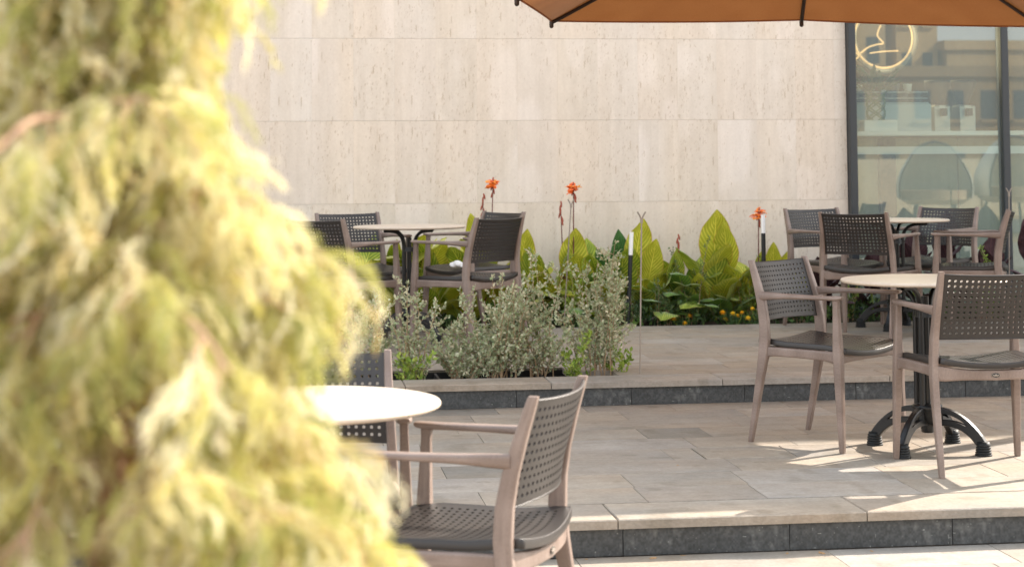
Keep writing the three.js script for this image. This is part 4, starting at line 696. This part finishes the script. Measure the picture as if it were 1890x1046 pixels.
// ───────────────────────── foreground tree with feathery drooping sprays
{
  // crown axis stands left of the view; radii in metres by height above the pavement
  const S = 0.68, ax = -0.555 * S, ad = 2.42 * S, cx = ax * Math.cos(YAW) + ad * Math.sin(YAW), cz = ax * Math.sin(YAW) - ad * Math.cos(YAW), hs = (h) => 1.36 + (h - 1.36) * S;
  const t = thing('feathery_tree', 'blurred golden green feathery tree filling the left foreground', 'tree', [cx, 0, cz]);
  const bark = std({ name: 'pinkish bark', color: 0xb08e74, roughness: 0.9 }), r = rng(2024);
  part('trunk', tube([V(-0.03, -0.04, 0.02), V(0, 0.5, 0), V(0.01, 1.1, 0.01), V(0.0, 1.5, 0), V(-0.01, 1.95, 0)], (q) => 0.026 * (1 - 0.8 * q), 10, 24), bark, t);
  const RAD = [[0.2, 0.3], [0.6, 0.44], [0.86, 0.46], [0.98, 0.43], [1.04, 0.37], [1.09, 0.30], [1.14, 0.31], [1.2, 0.355], [1.26, 0.36], [1.3, 0.33], [1.335, 0.25], [1.37, 0.215], [1.45, 0.19], [1.52, 0.185], [1.6, 0.19], [1.8, 0.2], [2.1, 0.12], [2.3, 0.03]];
  const radius = (h) => { for (let i = 0; i < RAD.length - 1; i++) if (h <= RAD[i + 1][0]) return S * lerp(RAD[i][1], RAD[i + 1][1], (h - RAD[i][0]) / (RAD[i + 1][0] - RAD[i][0])); return 0.03; };
  // three shapes of spray: a thin arching shoot set with soft needles
  const spray = (seed, len, droop, shoot, needle, nShoots) => {
    const q = rng(seed), pts = []; let p = V(0, 0, 0), d = V(1, 0.15, 0).normalize(); const steps = 10, side = (q() - 0.5) * 0.5;
    for (let i = 0; i <= steps; i++) { pts.push(p.clone()); p.addScaledVector(d, len / steps); d.add(V(0, -droop / steps, side / steps)).normalize(); }
    const c = new THREE.CatmullRomCurve3(pts), pos = [], idx = [], b = V();
    const leaf = (o, dir, L, W) => { dir.normalize(); b.crossVectors(dir, V(q() - 0.5, q() - 0.5, q() - 0.5)).normalize().multiplyScalar(W / 2); const s = pos.length / 3, m = o.clone().addScaledVector(dir, L * 0.45), e = o.clone().addScaledVector(dir, L); pos.push(o.x, o.y, o.z, m.x + b.x, m.y + b.y, m.z + b.z, e.x, e.y, e.z, m.x - b.x, m.y - b.y, m.z - b.z); idx.push(s, s + 1, s + 2, s, s + 2, s + 3); };
    for (let k = 0; k < nShoots; k++) { // side shoots, each set with soft needles
      const s = 0.04 + 0.94 * (k + q() * 0.6) / nShoots, o = c.getPointAt(s), tg = c.getTangentAt(s), a = q() * TAU, u = V(0, 1, 0).cross(tg).normalize(), v = u.clone().cross(tg);
      const sd = tg.clone().multiplyScalar(1.25).addScaledVector(u, Math.cos(a) * 0.6).addScaledVector(v, Math.sin(a) * 0.5).add(V(0, -0.25, 0)).normalize(), l = shoot * (0.55 + 0.8 * q()) * (1.1 - 0.55 * s), n = 13;
      for (let i = 0; i < n; i++) { const w = (i + q()) / n, at = o.clone().addScaledVector(sd, l * w); at.y -= l * 0.35 * w * w; leaf(at, sd.clone().multiplyScalar(1.1).add(V(q() - 0.5, q() - 0.65, q() - 0.5).multiplyScalar(1.1)), needle * (0.6 + 0.7 * q()), 0.0017); }
    }
    return mesh(pos, null, null, idx);
  };
  const kinds = [spray(1, 0.11, 1.6, 0.016, 0.0095, 10), spray(2, 0.14, 2.1, 0.018, 0.010, 12), spray(3, 0.085, 1.4, 0.032, 0.0095, 10), spray(4, 0.065, 1.1, 0.03, 0.009, 9)];
  const mats = kinds.map(() => []), tints = kinds.map(() => []), palette = [[0.60, 0.56, 0.17], [0.66, 0.60, 0.23], [0.44, 0.44, 0.11], [0.74, 0.67, 0.37], [0.33, 0.35, 0.08], [0.85, 0.80, 0.58], [0.62, 0.51, 0.25], [0.48, 0.47, 0.13], [0.81, 0.75, 0.49]];
  const m4 = new THREE.Matrix4(), qt = new THREE.Quaternion(), eu = new THREE.Euler();
  const put = (p, dir, s, tone, thin) => { const k = Math.floor(r() * 2) + (thin ? 0 : 2), yaw = Math.atan2(-dir.z, dir.x), pit = Math.asin(clamp(dir.y, -1, 1)); eu.set((r() - 0.5) * 1.6, yaw, pit, 'YZX'); qt.setFromEuler(eu); m4.compose(p, qt, V(s, s, s)); mats[k].push(m4.clone()); const c = palette[tone], j = 0.82 + 0.36 * r(); tints[k].push(new THREE.Color(c[0] * j, c[1] * j, c[2] * j)); };
  const limb = (h0, phi, reach, rise, fall, n, thick) => {
    const dx = Math.cos(phi), dz = Math.sin(phi), lean = (r() - 0.5) * 0.25, pts = [0, 0.25, 0.5, 0.75, 1].map((q) => V(dx * reach * q - dz * lean * q * q * reach, h0 + rise * Math.sin(q * 1.9) - fall * q * q * q, dz * reach * q + dx * lean * q * q * reach));
    const c = new THREE.CatmullRomCurve3(pts); const g = tube(pts, (q) => thick * (1 - 0.78 * q), 6, 14);
    const hueBase = Math.floor(r() * palette.length), limbMesh = part('limb', g, bark, t);
    const shoots = [];
    for (let k = 0; k < n; k++) {
      const q = 0.28 + 0.72 * Math.pow(r(), 0.75), p = c.getPointAt(q), tg = c.getTangentAt(q), a = r() * TAU;
      const side = V(0, 1, 0).cross(tg).normalize(), up = side.clone().cross(tg).negate(), d = tg.clone().multiplyScalar(0.75).addScaledVector(side, Math.cos(a) * 0.8).addScaledVector(up, Math.sin(a) * 0.55).add(V(0, -0.12 - 0.3 * r(), 0)).normalize();
      // side twig carries three or four sprays
      const l = 0.02 + 0.03 * r(), e = p.clone().addScaledVector(d, l);
      if (k % 3 === 0) shoots.push(tube([p, p.clone().lerp(e, 0.5), e], 0.0013, 4, 3));
      const tone = r() < 0.3 ? hueBase : Math.floor(r() * palette.length);
      for (let i = 0; i < 2; i++) put(e.clone().addScaledVector(d, -0.014 * i), d.clone().add(V((r() - 0.5) * 1.2, (r() - 0.6) * 0.7, (r() - 0.5) * 1.2)).normalize(), 0.5 + 0.5 * r(), r() < 0.5 ? tone : Math.floor(r() * palette.length), false);
      for (let i = 0; i < 2; i++) if (r() < 0.85) put(e.clone().addScaledVector(d, -0.01 - 0.02 * i), d.clone().add(V((r() - 0.5) * 0.8, -0.15 - 0.5 * r(), (r() - 0.5) * 0.8)).normalize(), 0.42 + 0.5 * r(), r() < 0.42 ? [5, 3, 8, 1][Math.floor(r() * 4)] : tone, true);
    }
    if (shoots.length) part('shoots', join(shoots), bark, limbMesh).userData.kind = 'stuff';
  };
  for (let k = 0; k < 140; k++) {
    const h = 0.55 + 1.5 * ((k + 0.5) / 140), phi = k * 2.39996, R = radius(h);
    limb(hs(h) - 0.02, phi, Math.max(0.04, R - 0.06), 0.02 + 0.05 * r(), 0.02 + 0.07 * r(), Math.round(9 + R * 74), 0.003 + 0.008 * R);
  }
  limb(hs(1.42), 0.35, 0.17, 0.20, 0.02, 7, 0.004); limb(hs(1.36), 1.3, 0.24, 0.06, 0.0, 9, 0.0065); limb(hs(1.40), 1.75, 0.27, 0.03, 0.05, 8, 0.0065); limb(hs(1.16), 1.1, 0.3, 0.03, 0.05, 9, 0.006); // loose shoot rising to the right
  limb(hs(1.28), 0.1, 0.2, 0.02, 0.05, 14, 0.004);
  kinds.forEach((k, i) => {
    const im = new THREE.InstancedMesh(k, phys({ name: 'soft needles', color: 0xffffff, roughness: 0.9, transmission: 0.5, side: THREE.DoubleSide }), mats[i].length);
    im.name = 'crown_sprays'; im.userData.kind = 'stuff'; im.castShadow = im.receiveShadow = true;
    mats[i].forEach((m, j) => { im.setMatrixAt(j, m); im.setColorAt(j, tints[i][j]); }); t.add(im);
  });
  console.log('sprays', mats.map((m) => m.length).join());
}
shade(scene);
renderer.render(scene, camera);
